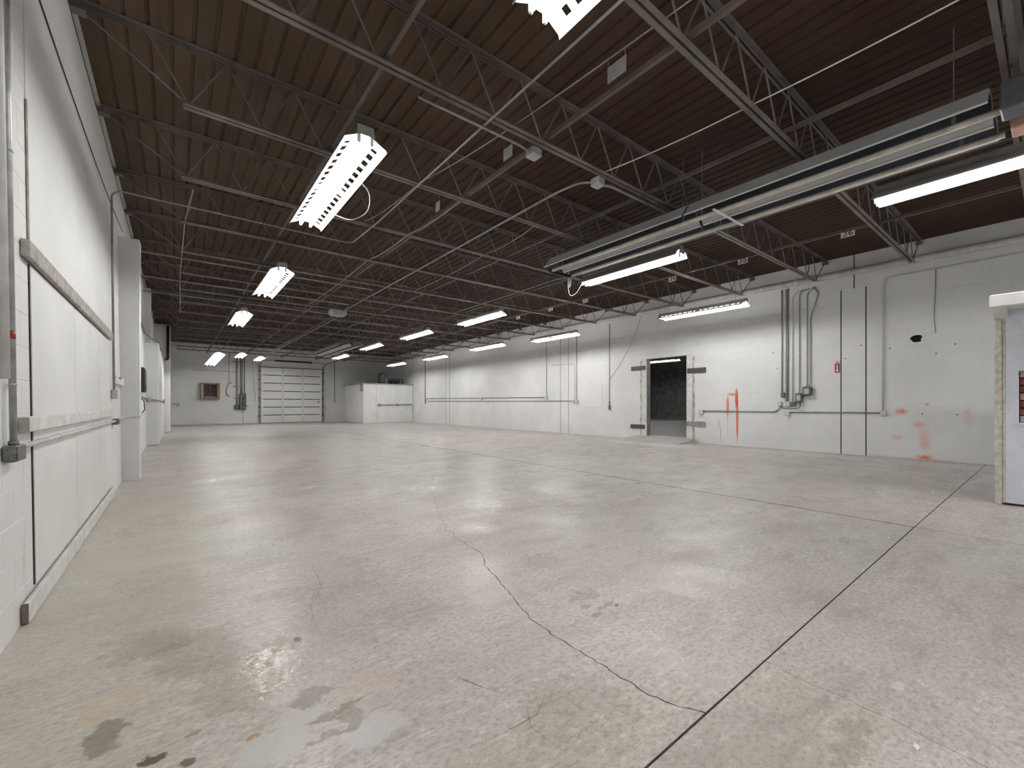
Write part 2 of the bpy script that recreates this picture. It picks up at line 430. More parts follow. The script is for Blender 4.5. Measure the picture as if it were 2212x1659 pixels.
# ------------------------------------------------------------------ floor: slabs with joints and cracks
fl = MB().box(-1.0, 13.9, YB - .3, YE + .3, -.20, -.003).build('floor', M_GROOVE)
struct(fl, 'worn grey sealed concrete warehouse floor with joints and cracks', 'floor')
def jag(path, amp, step):
    out = []
    for (x0, y0), (x1, y1) in zip(path[:-1], path[1:]):
        n = max(1, int(math.hypot(x1 - x0, y1 - y0) / step))
        for k in range(n):
            t = k / n; w = amp if (k or out) else 0
            out.append((x0 + (x1 - x0) * t + random.uniform(-w, w), y0 + (y1 - y0) * t + random.uniform(-w, w) * .5))
    return out + [path[-1]]
def slab(poly, m=None):
    n = len(poly); mb = MB()
    mb.add([(x, y, 0) for x, y in poly] + [(x, y, -.0028) for x, y in poly], [tuple(range(n))] + [(i, i + n, (i + 1) % n + n, (i + 1) % n) for i in range(n)])
    return mb.build('slab', m or M_FLOOR, fl)
g = .0052
YJ, XJ = .935, 6.06
def jx(x): return YJ + (.06 * (x - 4) / 9 if x > 4 else 0) + (0 if x > 4 else -.012 * (4 - x))
crack = [(1.73, 0), (1.686, .997), (1.638, 1.146), (1.651, 1.395), (1.645, 1.662), (1.663, 1.932), (1.784, 2.314), (1.942, 2.832), (2.073, 3.066), (2.087, 3.366),
         (2.169, 3.853), (2.456, 4.586), (2.993, 5.731), (3.049, 6.391), (3.858, 8.418), (4.1, 10.2), (4.0, 13), (4.3, 18), (4.1, 33)]
crack[0] = (1.73, jx(1.73) + g)
cj = jag(crack[:10], .009, .028)[:-1] + jag(crack[9:15], .022, .05) + crack[15:]
def cw(y): return .0042 * max(0, 1 - y / 11.0) + .0002
left = [(x - cw(y) * random.uniform(.4, 1.3), y) for x, y in cj]; right = [(x + cw(y) * random.uniform(.4, 1.3), y) for x, y in cj]
slab([(-.78, jx(-.78) + g)] + left + [(-.78, 33)])
slab([(XJ - g * 2.7, jx(XJ) + g), (XJ - g * 2.7, 33)] + right[::-1])
slab([(XJ + g * 2.7, jx(XJ) + g), (13.5, jx(13.5) + g), (13.5, 33), (XJ + g * 2.7, 33)], M_FLOORR)
crack2 = [(2.308, jx(2.308) - g), (2.293, .694), (2.287, .51), (2.286, .379), (2.255, .258), (2.246, .165), (2.2, -.4), (2.25, -1.2), (2.2, -5)]
cj2 = jag(crack2[:8], .009, .05) + [crack2[-1]]
slab([(-.78, jx(-.78) - g)] + [(-.78, -5)] + [(x - .0016, y) for x, y in cj2[::-1]])
slab([(x + .0016, y) for x, y in cj2] + [(XJ - g * 1.4, -5), (XJ - g * 1.4, jx(XJ) - g)][::1])
slab([(XJ + g * 1.4, jx(XJ) - g), (XJ + g * 1.4, -5), (13.5, -5), (13.5, jx(13.5) - g)], M_FLOORR)
# shallow hairline cracks, each a narrow dark ribbon pressed into the surface
def hair(path, w, amp=.012, step=.06):
    q = jag(path, amp, step); mb = MB(); vs_ = []; 
    for i, (x, y) in enumerate(q):
        a = q[max(0, i - 1)]; b = q[min(len(q) - 1, i + 1)]; d = Vector((b[0] - a[0], b[1] - a[1])); d = d.normalized() if d.length else Vector((1, 0))
        ww = w * .55 * random.uniform(.4, 1.2) * min(1, i / 3 + .2, (len(q) - 1 - i) / 3 + .2)
        vs_ += [(x - d.y * ww, y + d.x * ww, .0006), (x + d.y * ww, y - d.x * ww, .0006)]
    mb.add(vs_, [(2 * i, 2 * i + 1, 2 * i + 3, 2 * i + 2) for i in range(len(q) - 1)])
    return mb.build('hairline_crack', M_GROOVE, fl)
hair([(5.85, 3.62), (5.2, 3.05), (4.75, 2.42), (4.4, 1.75), (4.16, 1.2), (4.11, .95)], .0022)
hair([(4.08, .90), (4.15, .72), (3.95, .45), (3.9, .25)], .002)
hair([(1.02, 1.78), (1.10, 1.60), (1.16, 1.50)], .0035, .004)
hair([(1.30, 1.42), (1.17, 1.33), (1.02, 1.34), (.85, 1.36)], .0025, .006)
hair([(1.17, 1.40), (1.11, 1.30), (1.12, 1.18)], .0035, .004)
hair([(.20, 4.4), (.75, 4.1), (1.1, 3.9)], .002)
hair([(.85, 3.6), (.80, 3.2), (.66, 2.9), (.62, 2.6)], .0016)
hair([(5.9, 10.3), (5.2, 9.6), (4.2, 9.4)], .004)

# ------------------------------------------------------------------ ceiling: ribbed deck sheets on a roof board
ce = MB().box(-1.1, 13.9, YB - .3, YE + .3, ZD + .062, ZD + .2).build('ceiling', M_ROOF)
struct(ce, 'dark brown ribbed metal roof deck seen from below', 'ceiling')
P_ = .183
prof = []
for k in range(5):
    x = k * P_; prof += [(x, ZD + .020), (x + .012, ZD + .020), (x + .020, ZD), (x + .163, ZD), (x + .171, ZD + .020)]
prof.append((5 * P_, ZD + .020))
SL = 9.5
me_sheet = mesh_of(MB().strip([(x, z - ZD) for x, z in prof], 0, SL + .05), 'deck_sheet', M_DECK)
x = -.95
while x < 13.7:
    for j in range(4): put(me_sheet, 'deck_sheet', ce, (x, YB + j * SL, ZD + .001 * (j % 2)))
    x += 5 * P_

# ------------------------------------------------------------------ walls
def block_mesh(w, h, axis, m, cham=.002, dep=.0022, shear=0.0):
    """front face of one block: axis 'xr' faces -x, 'xl' faces +x"""
    s = -1 if axis == 'xr' else 1
    o = [(0, 0, 0), (0, w, 0), (0, w, h), (0, 0, h)]
    i_ = [(s * dep, cham, cham), (s * dep, w - cham, cham), (s * dep, w - cham, h - cham), (s * dep, cham, h - cham)]
    V = [(p[0] + (-shear * p[2]), p[1], p[2]) for p in o + i_]
    F = [(4, 5, 6, 7)] + [(k, (k + 1) % 4, (k + 1) % 4 + 4, k + 4) for k in range(4)]
    if s < 0: F = [tuple(reversed(f)) for f in F]
    mb = MB(); mb.add(V, F); return mb
BW, BH = .4064, .2032
def courses(y0, y1, z0, z1, holes=()):
    """rectangles (y,z,w,h) of a running bond, cut by rectangular holes (ya,yb,za,zb)"""
    out = []; k = 0; z = z0
    while z < z1 - .01:
        h = min(BH, z1 - z); y = y0 - (BW / 2 if k % 2 else 0)
        while y < y1 - .01:
            a, b = max(y, y0), min(y + BW, y1)
            segs = [(a, b)] if b - a > .03 else []
            for (ha, hb, za, zb) in holes:
                if z + h > za + .02 and z < zb - .02:
                    ns = []
                    for (p, q) in segs:
                        if hb <= p or ha >= q: ns.append((p, q)); continue
                        if ha - p > .03: ns.append((p, ha))
                        if q - hb > .03: ns.append((hb, q))
                    segs = ns
            out += [(p, z, q - p, h) for p, q in segs]
            y += BW
        z += BH; k += 1
    return out
def lay(parent, rects, axis, m, xf, n_max, shear=0.0, joint=.0022, far=None):
    rects.sort(key=lambda q: (xf(q[1]) ** 2 + q[0] ** 2 if q[0] > .2 else 1e6))
    cache = {}; rest = MB(); idx = []
    for i, (y, z, w, h) in enumerate(rects):
        w2, h2 = w - joint, h - joint
        if i < n_max:
            key = (round(w2, 3), round(h2, 3))
            if key not in cache: cache[key] = mesh_of(block_mesh(w2, h2, axis, m, shear=shear), 'block', m)
            put(cache[key], 'block', parent, (xf(z), y + joint / 2, z + joint / 2))
        else:
            b = block_mesh(w2, h2, axis, m, shear=shear)
            idx += [0 if (y < 8.4) else 1] * len(b.f)
            rest.add([(p[0] + xf(z), p[1] + y + joint / 2, p[2] + z + joint / 2) for p in b.v], b.f)
    if rest.v:
        o = tag(rest.build('block_field', m, parent), 'farther painted blocks of the wall', kind='stuff')
        if far: o.data.materials.append(far); o.data.polygons.foreach_set('material_index', idx)

# right wall with doorway and a knocked-through hole
DY0, DY1, DZ0, DZ1 = 7.76, 9.31, .14, 2.92
wr = MB()
HY, HZ, HR = 2.075, 2.795, .095
wr.box(XR + .004, XR + .2, YB, HY - .14, 0, 5.1)
wr.box(XR + .004, XR + .2, HY - .14, HY + .14, 0, HZ - .14); wr.box(XR + .004, XR + .2, HY - .14, HY + .14, HZ + .14, 5.1)
wr.box(XR + .004, XR + .2, HY + .14, DY0, 0, 5.1)
wr.box(XR + .004, XR + .2, DY0, DY1, DZ1, 5.1); wr.box(XR + .004, XR + .2, DY0, DY1, -.04, DZ0 - .002)
wr.box(XR + .004, XR + .2, DY1, YE + .2, 0, 5.1)
wall_r = wr.build('wall_right', M_WRF); struct(wall_r, 'long white painted block wall on the right with doorway', 'wall')
slots = [(3.502, 3.518, 0, 4.2), (2.994, 3.010, 0, 4.2), (3.231, 3.246, 4.2, 5.05), (13.762, 13.774, 0, 4.5), (13.266, 13.278, 0, 4.5), (24.12, 24.135, 0, 4.5), (23.6, 23.615, 0, 4.5)]
holes = [(DY0 - .21, DY1 + .22, 0, DZ1), (HY - .14, HY + .14, HZ - .14, HZ + .14)] + slots
lay(wall_r, courses(-1.0, 29.2, 0, 5.05, holes), 'xr', M_WR, lambda z: XR + .004, 300, far=M_WRF)
for (a, b, za, zb) in slots:
    MB().box(XR + .0005, XR + .0039, a - .004, b + .004, za + .005, zb).build('control_joint', M_GROOVE, wall_r)
# ragged hole: ring plate around an irregular opening, cavity behind
ring = [(HY + HR * math.cos(t) * (1.0 + .18 * math.sin(3 * t + 1) + .08 * math.sin(7 * t)), HZ + HR * 1.02 * math.sin(t) * (1 + .15 * math.cos(2 * t))) for t in [2 * math.pi * k / 24 for k in range(24)]]
sq = []
for k in range(24):
    t = 2 * math.pi * k / 24; c_, s_ = math.cos(t), math.sin(t); mm = max(abs(c_), abs(s_)); sq.append((HY + .14 * c_ / mm, HZ + .14 * s_ / mm))
mb = MB(); mb.add([(XR, y, z) for y, z in sq] + [(XR, y, z) for y, z in ring], [(k, (k + 1) % 24, (k + 1) % 24 + 24, k + 24) for k in range(24)])
hm = MB(); hm.add([(XR + .001, y, z) for y, z in ring] + [(XR + .09, y, z) for y, z in ring], [(k, (k + 1) % 24, (k + 1) % 24 + 24, k + 24) for k in range(24)])
hm.build('hole_side', M_CAVITY, wall_r)
mb.build('broken_block', M_WR, wall_r)
MB().box(XR + .09, XR + .19, HY - .14, HY + .14, HZ - .14, HZ + .14).build('hole_cavity', M_CAVITY, wall_r)

# left wall with plywood infill, pilasters and bump-outs
wl = MB(True); wl.box(-.25, -.004, YB, YE, 0, 4.90)
wall_l = wl.build('wall_left', M_WL); struct(wall_l, 'white painted block wall close by on the left', 'wall')
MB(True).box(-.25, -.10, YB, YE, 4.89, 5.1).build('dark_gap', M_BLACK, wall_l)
rl = courses(2.6, 4.0, 0, 4.06) + courses(8.16, 9.62, 0, 4.06) + courses(10.1, 17.3, 0, 4.06)
lay(wall_l, rl, 'xl', M_WL, lambda z: lx(z, -.004), 300, .0125)
mb = MB(True); mb.box(-.003, .0015, 2.6, 17.3, 4.09, 4.89); mb.build('bond_beam', M_WL, wall_l)
mb = MB(True); mb.box(-.003, .003, 4.0, 8.12, 2.28, 4.06); mb.build('upper_infill', M_WP, wall_l)
pil = thing('wall_pilaster', (-.62, 9.78, 0), 'white painted block pilaster with rounded corner, nearest on the left wall', 'pilaster')
cachep = {}
for k in range(20):
    mb = MB(); z0 = k * BH + .0015; z1 = (k + 1) * BH - .0015
    pts = [(-.80, 9.62), (-.535, 9.62)] + [(-.535 + .05 * math.sin(R(a)), 9.67 - .05 * math.cos(R(a))) for a in (15, 30, 45, 60, 75)] + [(-.485, 9.67), (-.485, 10.03), (-.80, 10.03)]
    if 'm' not in cachep:
        cachep['m'] = mesh_of(MB().prism([(p[0] + .62, p[1] - 9.78) for p in pts], 'z', 0, z1 - z0), 'block', M_WL)
    put(cachep['m'], 'block', pil, (-.62, 9.78, z0))
MB().box(-.80, -.488, 9.624, 10.028, 0, 20 * BH).build('mortar_core', M_WL, pil)
b2 = thing('wall_bump_out', (-.55, 21, 0), 'long white boxed-out section low on the left wall beyond the first pilaster', 'wall section')
MB().cbox(-.80, -.42, 17.4, 24.9, 0, 3.2, .02).build('body', M_WL, b2)
MB().box(-.80, -.62, 17.45, 17.95, 3.2, 4.88).build('upper_pilaster', M_WL, b2)
MB().box(-.421, -.414, 18.6, 19.7, .02, 2.1).build('white_panel', M_WP, b2)
b3 = MB().cbox(-.80, -.20, 24.95, 25.6, 0, 4.88, .02).build('end_pilaster', M_WL)
tag(b3, 'narrow white pilaster on the left wall nearest the end wall', 'pilaster')

# end wall, back wall behind the camera
we = MB(); we.box(-1, 4.46, YE, YE + .2, 0, 5.1); we.box(8.33, 13.7, YE, YE + .2, 0, 5.1); we.box(4.46, 8.33, YE, YE + .2, 3.8, 5.1)
wall_e = we.build('wall_end', M_WE); struct(wall_e, 'grey white block end wall with overhead door', 'wall')
wall_b = MB().box(-1, 13.7, YB - .2, YB, 0, 5.1).build('wall_back', M_WE); struct(wall_b, 'white block wall behind the camera', 'wall')
MB().cbox(-.7, 4.3, 32.55, 32.99, 0, .05, .01).build('curb', M_RAMP, wall_e)

# ------------------------------------------------------------------ room beyond the doorway
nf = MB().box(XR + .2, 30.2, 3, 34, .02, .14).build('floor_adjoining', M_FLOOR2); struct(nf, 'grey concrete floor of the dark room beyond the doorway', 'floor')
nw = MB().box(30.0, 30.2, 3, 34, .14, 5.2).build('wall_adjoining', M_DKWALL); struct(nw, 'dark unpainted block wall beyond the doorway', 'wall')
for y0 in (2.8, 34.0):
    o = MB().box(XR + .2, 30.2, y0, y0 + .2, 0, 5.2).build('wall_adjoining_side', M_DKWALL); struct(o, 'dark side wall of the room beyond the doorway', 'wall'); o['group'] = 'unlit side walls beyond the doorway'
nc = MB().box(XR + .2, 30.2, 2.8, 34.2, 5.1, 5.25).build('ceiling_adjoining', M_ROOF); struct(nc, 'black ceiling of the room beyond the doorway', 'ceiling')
# faint scrawl on that wall
gr = thing('wall_scrawl', (29.98, 19.6, 2.6), 'faint dark red scrawl on the wall beyond the doorway', 'graffiti')
M_SCR = mat('faded scrawl', (.135, .115, .11), .8)
for pts in ([(20.6, 3.5), (20.9, 3.6), (21.0, 3.2), (20.8, 2.7), (20.5, 2.8)], [(20.2, 3.6), (20.15, 2.8), (19.9, 2.7), (19.85, 3.5)], [(19.6, 3.6), (19.6, 2.7), (19.2, 2.7)], [(19.6, 3.2), (19.3, 3.2)],
            [(19.0, 2.8), (19.0, 3.6), (18.6, 3.4), (18.95, 3.2), (18.5, 2.8)], [(20.7, 2.2), (20.2, 2.1), (19.6, 2.25)]):
    MB().tube([(29.99, y, z) for y, z in pts], .05, 6).build('stroke', M_SCR, gr)

# ------------------------------------------------------------------ doorway posts, straps, ramp
dw = thing('door_1', (XR - .02, 8.53, 0), 'tall open doorway with white steel posts in the right wall', 'doorway'); dw['kind'] = 'structure'
MB().cbox(XR - .025, XR + .2, DY1, DY1 + .21, .10, 2.94, .008).build('far_post', M_WOODW, dw)
MB().cbox(XR - .02, XR + .2, DY0 - .21, DY0, .12, 2.94, .008).build('near_post', M_WOODW, dw)
MB().box(XR + .005, XR + .2, DY1 - .012, DY1 - .001, .14, 2.9).build('worn_reveal', M_GALVD, dw)
M_MORT = mat('crumbled mortar', (.45, .44, .42), .9, vary=.4, scale=9, bump=.6, dirt=(.22, .21, .19), dirtamt=.9)
for y0, w0 in ((9.522, .07), (7.478, .07)):
    pr = []; n = 26
    for k in range(n + 1): pr.append((y0 if y0 > 8 else y0 + w0, .12 + 2.75 * k / n))
    for k in range(n, -1, -1): pr.append(((y0 + w0 * random.uniform(.5, 1.25)) if y0 > 8 else (y0 + w0 * random.uniform(-.25, .5)), .12 + 2.75 * k / n))
    MB().prism(pr, 'x', XR - .004, XR + .003).build('mortar_edge', M_MORT, dw)
for (a, b, z0, z1, m) in ((9.34, 9.97, 2.53, 2.68, M_STRAP), (9.37, 10.0, .38, .53, M_STRAP), (7.08, 7.72, 2.30, 2.47, M_STRAP), (7.09, 7.74, .555, .71, M_STRAPL)):
    o = MB().cbox(XR - .040, XR - .026, a, b, z0, z1, .003).build('strap_plate', m, dw)
    for yy in (a + .07, b - .07):
        MB().lathe([(.012, 0), (.010, .01)], (0, 0, 0), 8)
        q = MB().tube([(XR - .041, yy, (z0 + z1) / 2), (XR - .050, yy, (z0 + z1) / 2)], .013, 8).build('bolt', m, o)
rp = MB(); z = .14
V = [(XR + .004, 7.47, z), (XR + .004, 9.62, z), (12.35, 9.8, 0.002), (12.40, 7.47, 0.002), (XR + .004, 10.25, 0.002), (XR + .004, 7.47, 0), (XR + .004, 9.62, 0)]
rp.add(V, [(0, 1, 2, 3), (1, 4, 2), (0, 3, 5), (0, 5, 6, 1), (1, 6, 4), (3, 2, 4, 6, 5)])
tag(rp.build('entry_ramp', M_RAMP), 'short concrete ramp rising to the open doorway in the right wall', 'ramp')

# ------------------------------------------------------------------ roof joists
JY = [2.03 + 1.815 * k for k in range(-1, 17)]; JY[0] = .30
ZB, ZT = 4.40, 4.985
X0J, X1J = -.765, 13.49
bx0, bx1, pw = .06, 12.80, .67
def angle(mb, y, s, x0, x1, z0, up):
    a, t = .048, .006
    if up: pr = [(y, z0), (y + s * a, z0), (y + s * a, z0 + t), (y + s * t, z0 + t), (y + s * t, z0 + a), (y, z0 + a)]
    else: pr = [(y, z0 + a), (y + s * a, z0 + a), (y + s * a, z0 + a - t), (y + s * t, z0 + a - t), (y + s * t, z0), (y, z0)]
    mb.prism(pr if s > 0 else pr[::-1], 'x', x0, x1)
jt = MB(); angle(jt, .012, 1, X0J, X1J, 5.002, False); angle(jt, -.012, -1, X0J, X1J, 5.002, False)
jt_far = jt
jb = MB(); angle(jb, .012, 1, bx0, bx1, ZB, True); angle(jb, -.012, -1, bx0, bx1, ZB, True)
def loc_mesh(mb, name, m):
    return mesh_of(mb, name, m)
me_jt = mesh_of(jt, 'top_chord', M_STEEL); me_jb = mesh_of(jb, 'bottom_chord', M_STEEL)
def rod(a, b, r=.0105): return MB().tube([a, b], r, 6)
zb, zt = ZB + .03, 5.03
me_up = mesh_of(rod((0, 0, zb), (pw / 2, 0, zt)), 'web_bar', M_ROD)
me_dn = mesh_of(rod((0, 0, zt), (pw / 2, 0, zb)), 'web_bar', M_ROD)
me_el = mesh_of(rod((X0J + .03, 0, 5.0), (bx0 + .04, 0, zb)), 'end_bar', M_ROD)
me_er = mesh_of(rod((X1J - .03, 0, 5.0), (bx1 - .04, 0, zb)), 'end_bar', M_ROD)
me_seat = mesh_of(MB().box(-.07, .07, -.055, .055, 4.945, 5.0), 'bearing_seat', M_STEEL)
ORD = ['first', 'second', 'third', 'fourth', 'fifth', 'sixth', 'seventh', 'eighth', 'ninth', 'tenth', 'eleventh', 'twelfth', 'thirteenth', 'fourteenth', 'fifteenth', 'sixteenth', 'seventeenth', 'eighteenth']
for k, y in enumerate(JY):
    j = thing('roof_joist', (6.36, y, ZB), f'open-web steel roof joist, {ORD[k]} counting from the camera end', 'joist', 'open-web roof joists')
    put(me_jt, 'top_chord', j, (0, y, 0)); put(me_jb, 'bottom_chord', j, (0, y, 0))
    put(me_el, 'end_bar', j, (0, y, 0)); put(me_er, 'end_bar', j, (0, y, 0))
    put(me_seat, 'bearing_seat', j, (X0J + .03, y, 0)); put(me_seat, 'bearing_seat', j, (X1J - .03, y, 0))
    n = int((bx1 - bx0 - .1) / pw)
    for i in range(n + 1):
        xb = bx0 + .05 + i * pw
        if i == 0: put(me_dn, 'web_bar', j, (xb - pw / 2, y, 0))
        put(me_up, 'web_bar', j, (xb, y, 0))
        put(me_dn, 'web_bar', j, (xb + pw / 2, y, 0))
# bridging bars running the length of the roof, lying on the bottom chords
BR = [(1.53, 'steel bridging bar crossing the joists above the left light row'), (3.52, 'steel bridging bar over the hanging cards left of centre'), (5.64, 'long steel bridging bar directly left of the near radiant heater'),
      (7.86, 'steel bridging bar above the middle light row'), (9.75, 'steel bridging bar from which the number cards hang')]
for x, lb in BR:
    mb = MB(); a = .020; pr = [(x - a, ZB + .055), (x + a, ZB + .055), (x + a, ZB + .061), (x - a + .006, ZB + .061), (x - a + .006, ZB + .11), (x - a, ZB + .11)]
    mb.prism(pr, 'y', .25, 32.9); tag(mb.build('bridging_bar', M_BRIDGE), lb, 'bridging bar', 'bridging bars across the joists')

# ------------------------------------------------------------------ fluorescent lights
FL = 2.44
def reflector_mesh(slotted):
    mb = MB(); h = FL / 2
    for s in (-1, 1):
        def q(pts, a, b):
            pp = [(s * x, z) for x, z in pts]
            mb.strip(pp if s > 0 else pp[::-1], a, b)
        if slotted:
            q([(.055, .075), (.104, .052)], -h, h); q([(.156, .026), (.200, .004), (.208, -.022)], -h, h)
            edges = []
            n = 16; pit = (FL - .10) / n
            for i in range(n + 1):
                y = -h + .05 + i * pit
                w = .028 if i not in (0, 8, n) else .07
                q([(.104, .052), (.156, .026)], max(-h, y - w), min(h, y + w))
        else:
            q([(.055, .155), (.140, .110), (.190, .045), (.193, .022)], -h, h)
    return mb
def chan(mb, o=0.0): return mb.prism([(-.062, .074 + o), (.062, .074 + o), (.055, .15 + o), (-.055, .15 + o)], 'y', -FL / 2, FL / 2)
def make_light(slotted, housing):
    r = bpy.data.objects.new('fluorescent_light', None); C.objects.link(r); LOC[r.name] = Vector((0, 0, 0))
    chan(MB(), 0 if slotted else .078).build('housing', housing, r)
    reflector_mesh(slotted).build('reflector', M_WHITE if slotted else M_REFG, r, solid=.0016)
    for x in (-.062, .062):
        for y0 in (-FL / 2 + .03, .012):
            MB().tube([(x, y0, .022), (x, y0 + 1.178, .022)], .019, 6, False).build('tube', M_TUBE, r, True)
    for y in (-FL / 2 + .012, 0, FL / 2 - .012):
        for x in (-.062, .062):
            MB().cbox(x - .016, x + .016, y - .011, y + .011, .0, .078 if slotted else .154, .004).build('lamp_holder', M_WHITE, r)
    for y in (-FL / 2 - .004, FL / 2 + .004):
        MB().prism([(-.09, .076), (.09, .076), (.075, .165), (-.075, .165)], 'y', y - .003, y + .003).build('end_plate', M_LAMPGREY, r)
    return r
proto = {True: make_light(True, M_LAMPGREY), False: make_light(False, M_LAMPGREY)}
used = {True: False, False: False}
def light(x, y0, z, label, slotted=True, y1=None, z1=None, x1=None, hang=None):
    o = proto[slotted] if not used[slotted] else copy_tree(proto[slotted])
    used[slotted] = True
    y1 = y1 if y1 is not None else y0 + FL
    z1 = z if z1 is None else z1; x1 = x if x1 is None else x1
    o.location = ((x + x1) / 2, (y0 + y1) / 2, (z + z1) / 2)
    o.rotation_euler = (math.atan2(z1 - z, y1 - y0), 0, -math.atan2(x1 - x, y1 - y0))
    tag(o, label, 'ceiling light', 'fluorescent strip lights')
    top = (4.985 if z < 4.9 else z) - (z + z1) / 2
    for y in (-.95, .95):
        dz = math.sin(o.rotation_euler[0]) * y
        h_ = bpy.data.objects.new('hanger', mesh_of(MB().tube([(0, y, .15), (0, y, top - dz + .064)], .0035, 5), 'hanger', M_GALVD)); C.objects.link(h_); h_.parent = o
    LOC[o.name] = o.location.copy()
    return o
light(1.43, -4.6, 3.77, 'unseen fluorescent light added behind the camera in the left row')  # the lights behind the camera are added, unseen, to brighten the near floor
light(7.5, -4.8, 4.0, 'unseen fluorescent light added behind the camera in the middle row')
light(11.36, -4.2, 3.80, 'unseen fluorescent light added behind the camera along the right wall')
light(1.88, 2.14 - FL, 3.82, 'fluorescent light cut off by the top edge of the picture')
L1 = light(1.43, 4.10, 3.77, 'large slotted fluorescent light, nearest of the left row, with curling white cord')
light(1.57, 9.0, 3.77, 'slotted fluorescent light, second in the left row')
light(1.48, 13.85, 3.77, 'slotted fluorescent light, third in the left row')
light(1.45, 22.0, 3.40, 'drooping fluorescent light hung low and tilted before the end wall', y1=24.38, z1=3.07, x1=1.20)
light(2.75, 26.5, 3.90, 'small far fluorescent light above the end wall electrical panel')
light(3.87, 28.3, 3.95, 'small far fluorescent light by the top left corner of the overhead door')
light(7.55, 1.58 - FL, 4.0, 'bright unslotted fluorescent light reaching past the right picture edge', False)
R2 = light(7.40, 4.35, 4.0, 'unslotted fluorescent light wired to the near radiant heater', False)
light(7.72, 10.4, 4.0, 'slotted fluorescent light in the middle row just beyond the near heater')
light(7.50, 14.7, 4.0, 'fluorescent light with a looping cord in the middle row', True)
light(7.36, 19.3, 4.0, 'far fluorescent light second from the end of the middle row')
light(7.50, 24.7, 4.0, 'far fluorescent light at the end of the middle row beside the overhead door')
light(11.36, 4.92, 3.80, 'slotted fluorescent light nearest along the right wall, above the open doorway')
light(11.38, 10.8, 3.80, 'slotted fluorescent light second along the right wall')
light(10.95, 14.7, 3.80, 'slotted fluorescent light third along the right wall')
light(11.2, 20.1, 3.80, 'dim thin looking fluorescent light fourth along the right wall')
light(11.1, 25.1, 3.80, 'far fluorescent light hanging above the white corner booth')
light(17.0, 4.6, 4.0, 'added fluorescent light beyond the right wall, hidden beside the doorway')  # added out of sight to brighten the floor inside the doorway
light(17.0, 13.5, 4.3, 'added fluorescent light beyond the right wall, hidden above the doorway')  # also added out of sight, lifts the adjoining room
light(24.5, 14.6, 4.0, 'fluorescent light glowing in the dark room beyond the doorway')

def cable(name, pts, r, m, label, cat='cable', group=None, n=6):
    return tag(MB().tube(pts, r, n).build(name, m, None, True), label, cat, group)
MB().tube(fillet([(1.50, 5.32, 3.93), (1.75, 5.40, 4.10), (1.98, 5.50, 4.02), (2.0, 5.62, 3.80), (1.82, 5.80, 3.70), (1.62, 5.85, 3.76)], .12), .008, 6).build('cord', M_CRACKED, L1, True)
MB().cbox(1.56, 1.74, 5.25, 5.38, 4.28, 4.36, .01).build('junction_box', M_GALV, L1)
MB().tube(fillet([(7.40, 6.83, 4.08), (7.36, 6.98, 3.86), (7.22, 7.05, 3.78), (7.08, 6.98, 3.95), (7.02, 6.90, 4.28)], .12), .009, 6).build('cord', M_CRACKED, R2, True)

# ------------------------------------------------------------------ radiant tube heaters
def heater(xa, y0, y1, z, label, near):
    h = thing('radiant_heater', (xa + .56, (y0 + y1) / 2, z - .02), label, 'heater', 'radiant tube heaters')
    mid = (y0 + y1) / 2
    for s, xo in enumerate((0.0, .57)):
        x = xa + xo
        for (p, q) in ((y0, mid - .02), (mid + .02, y1)):
            rf = MB().strip([(x, z), (x + .01, z + .012), (x + .16, z + .20), (x + .39, z + .20), (x + .54, z + (.012 if s == 0 else .07)), (x + .55, z + (0 if s == 0 else .06))], p, q).build('reflector', M_ALU, h, solid=.003)
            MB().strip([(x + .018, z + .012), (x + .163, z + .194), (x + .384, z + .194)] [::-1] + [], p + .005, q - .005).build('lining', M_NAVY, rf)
            MB().strip([(x + .384, z + .192), ((x + .455, z + .098) if s == 0 else (x + .52, z + .08))], p + .005, q - .005).build('navy_side', M_NAVY, rf)  # dark navy strip on the inner face of the right wing
            for e in ((x, x + .55) if s == 0 else (x,)): MB().box(e - .012, e + .012, p, q, z - .008, z + .004).build('lip', M_ALUL, rf)
        MB().tube([(x + .275, y0 - .06, z - .004), (x + .275, y1 + .03, z - .004)], .033, 12).build('tube', M_HTUBE, h, True)
    for yy in (y0 + .25, mid - .15, mid + .15, y1 - .25):
        for xo in (0, .57):
            MB().tube([(xa + xo + .275, yy, z + .028), (xa + xo + .275, yy, z + .2)], .018, 6).build('tube_bracket', M_GALVD, h)
        MB().tube([(xa + .28, yy, z + .2), (xa + .28, yy, 5.05)], .004, 5).build('hanger', M_GALVD, h)
    MB().tube(fillet([(xa + .275, y1 + .03, z - .004), (xa + .275, y1 + .15, z - .004), (xa + .845, y1 + .15, z - .004), (xa + .845, y1 + .03, z - .004)], .14), .033, 10).build('return_bend', M_NAVY, h, True)
    if near:
        MB().cbox(xa + .15, xa + .45, y0 - .50, y0 - .06, z - .05, z + .22, .015).build('burner_box', M_PANELBL, h)
        MB().cbox(xa + .72, xa + .98, y0 - .36, y0 - .10, z - .02, z + .16, .012).build('warning_plate', M_PINK, h)
        MB().cbox(xa + .05, xa + .95, 2.98, 3.02, z - .055, z - .038, .004).build('cross_strut', M_ALUL, h)
    return h
H1 = heater(5.86, .42, 6.45, 4.05, 'long grey double radiant tube heater overhead at the near right', True)
heater(5.88, 20.4, 26.2, 4.0, 'far radiant tube heater hanging in front of the overhead door', False)
MB().tube(fillet([(6.9, 6.7, 4.06), (6.95, 6.78, 3.92), (7.0, 6.86, 3.90), (7.05, 6.9, 4.06), (7.06, 6.92, 4.3)], .08), .011, 6).build('flex_connector', M_CRACKED, H1, True)
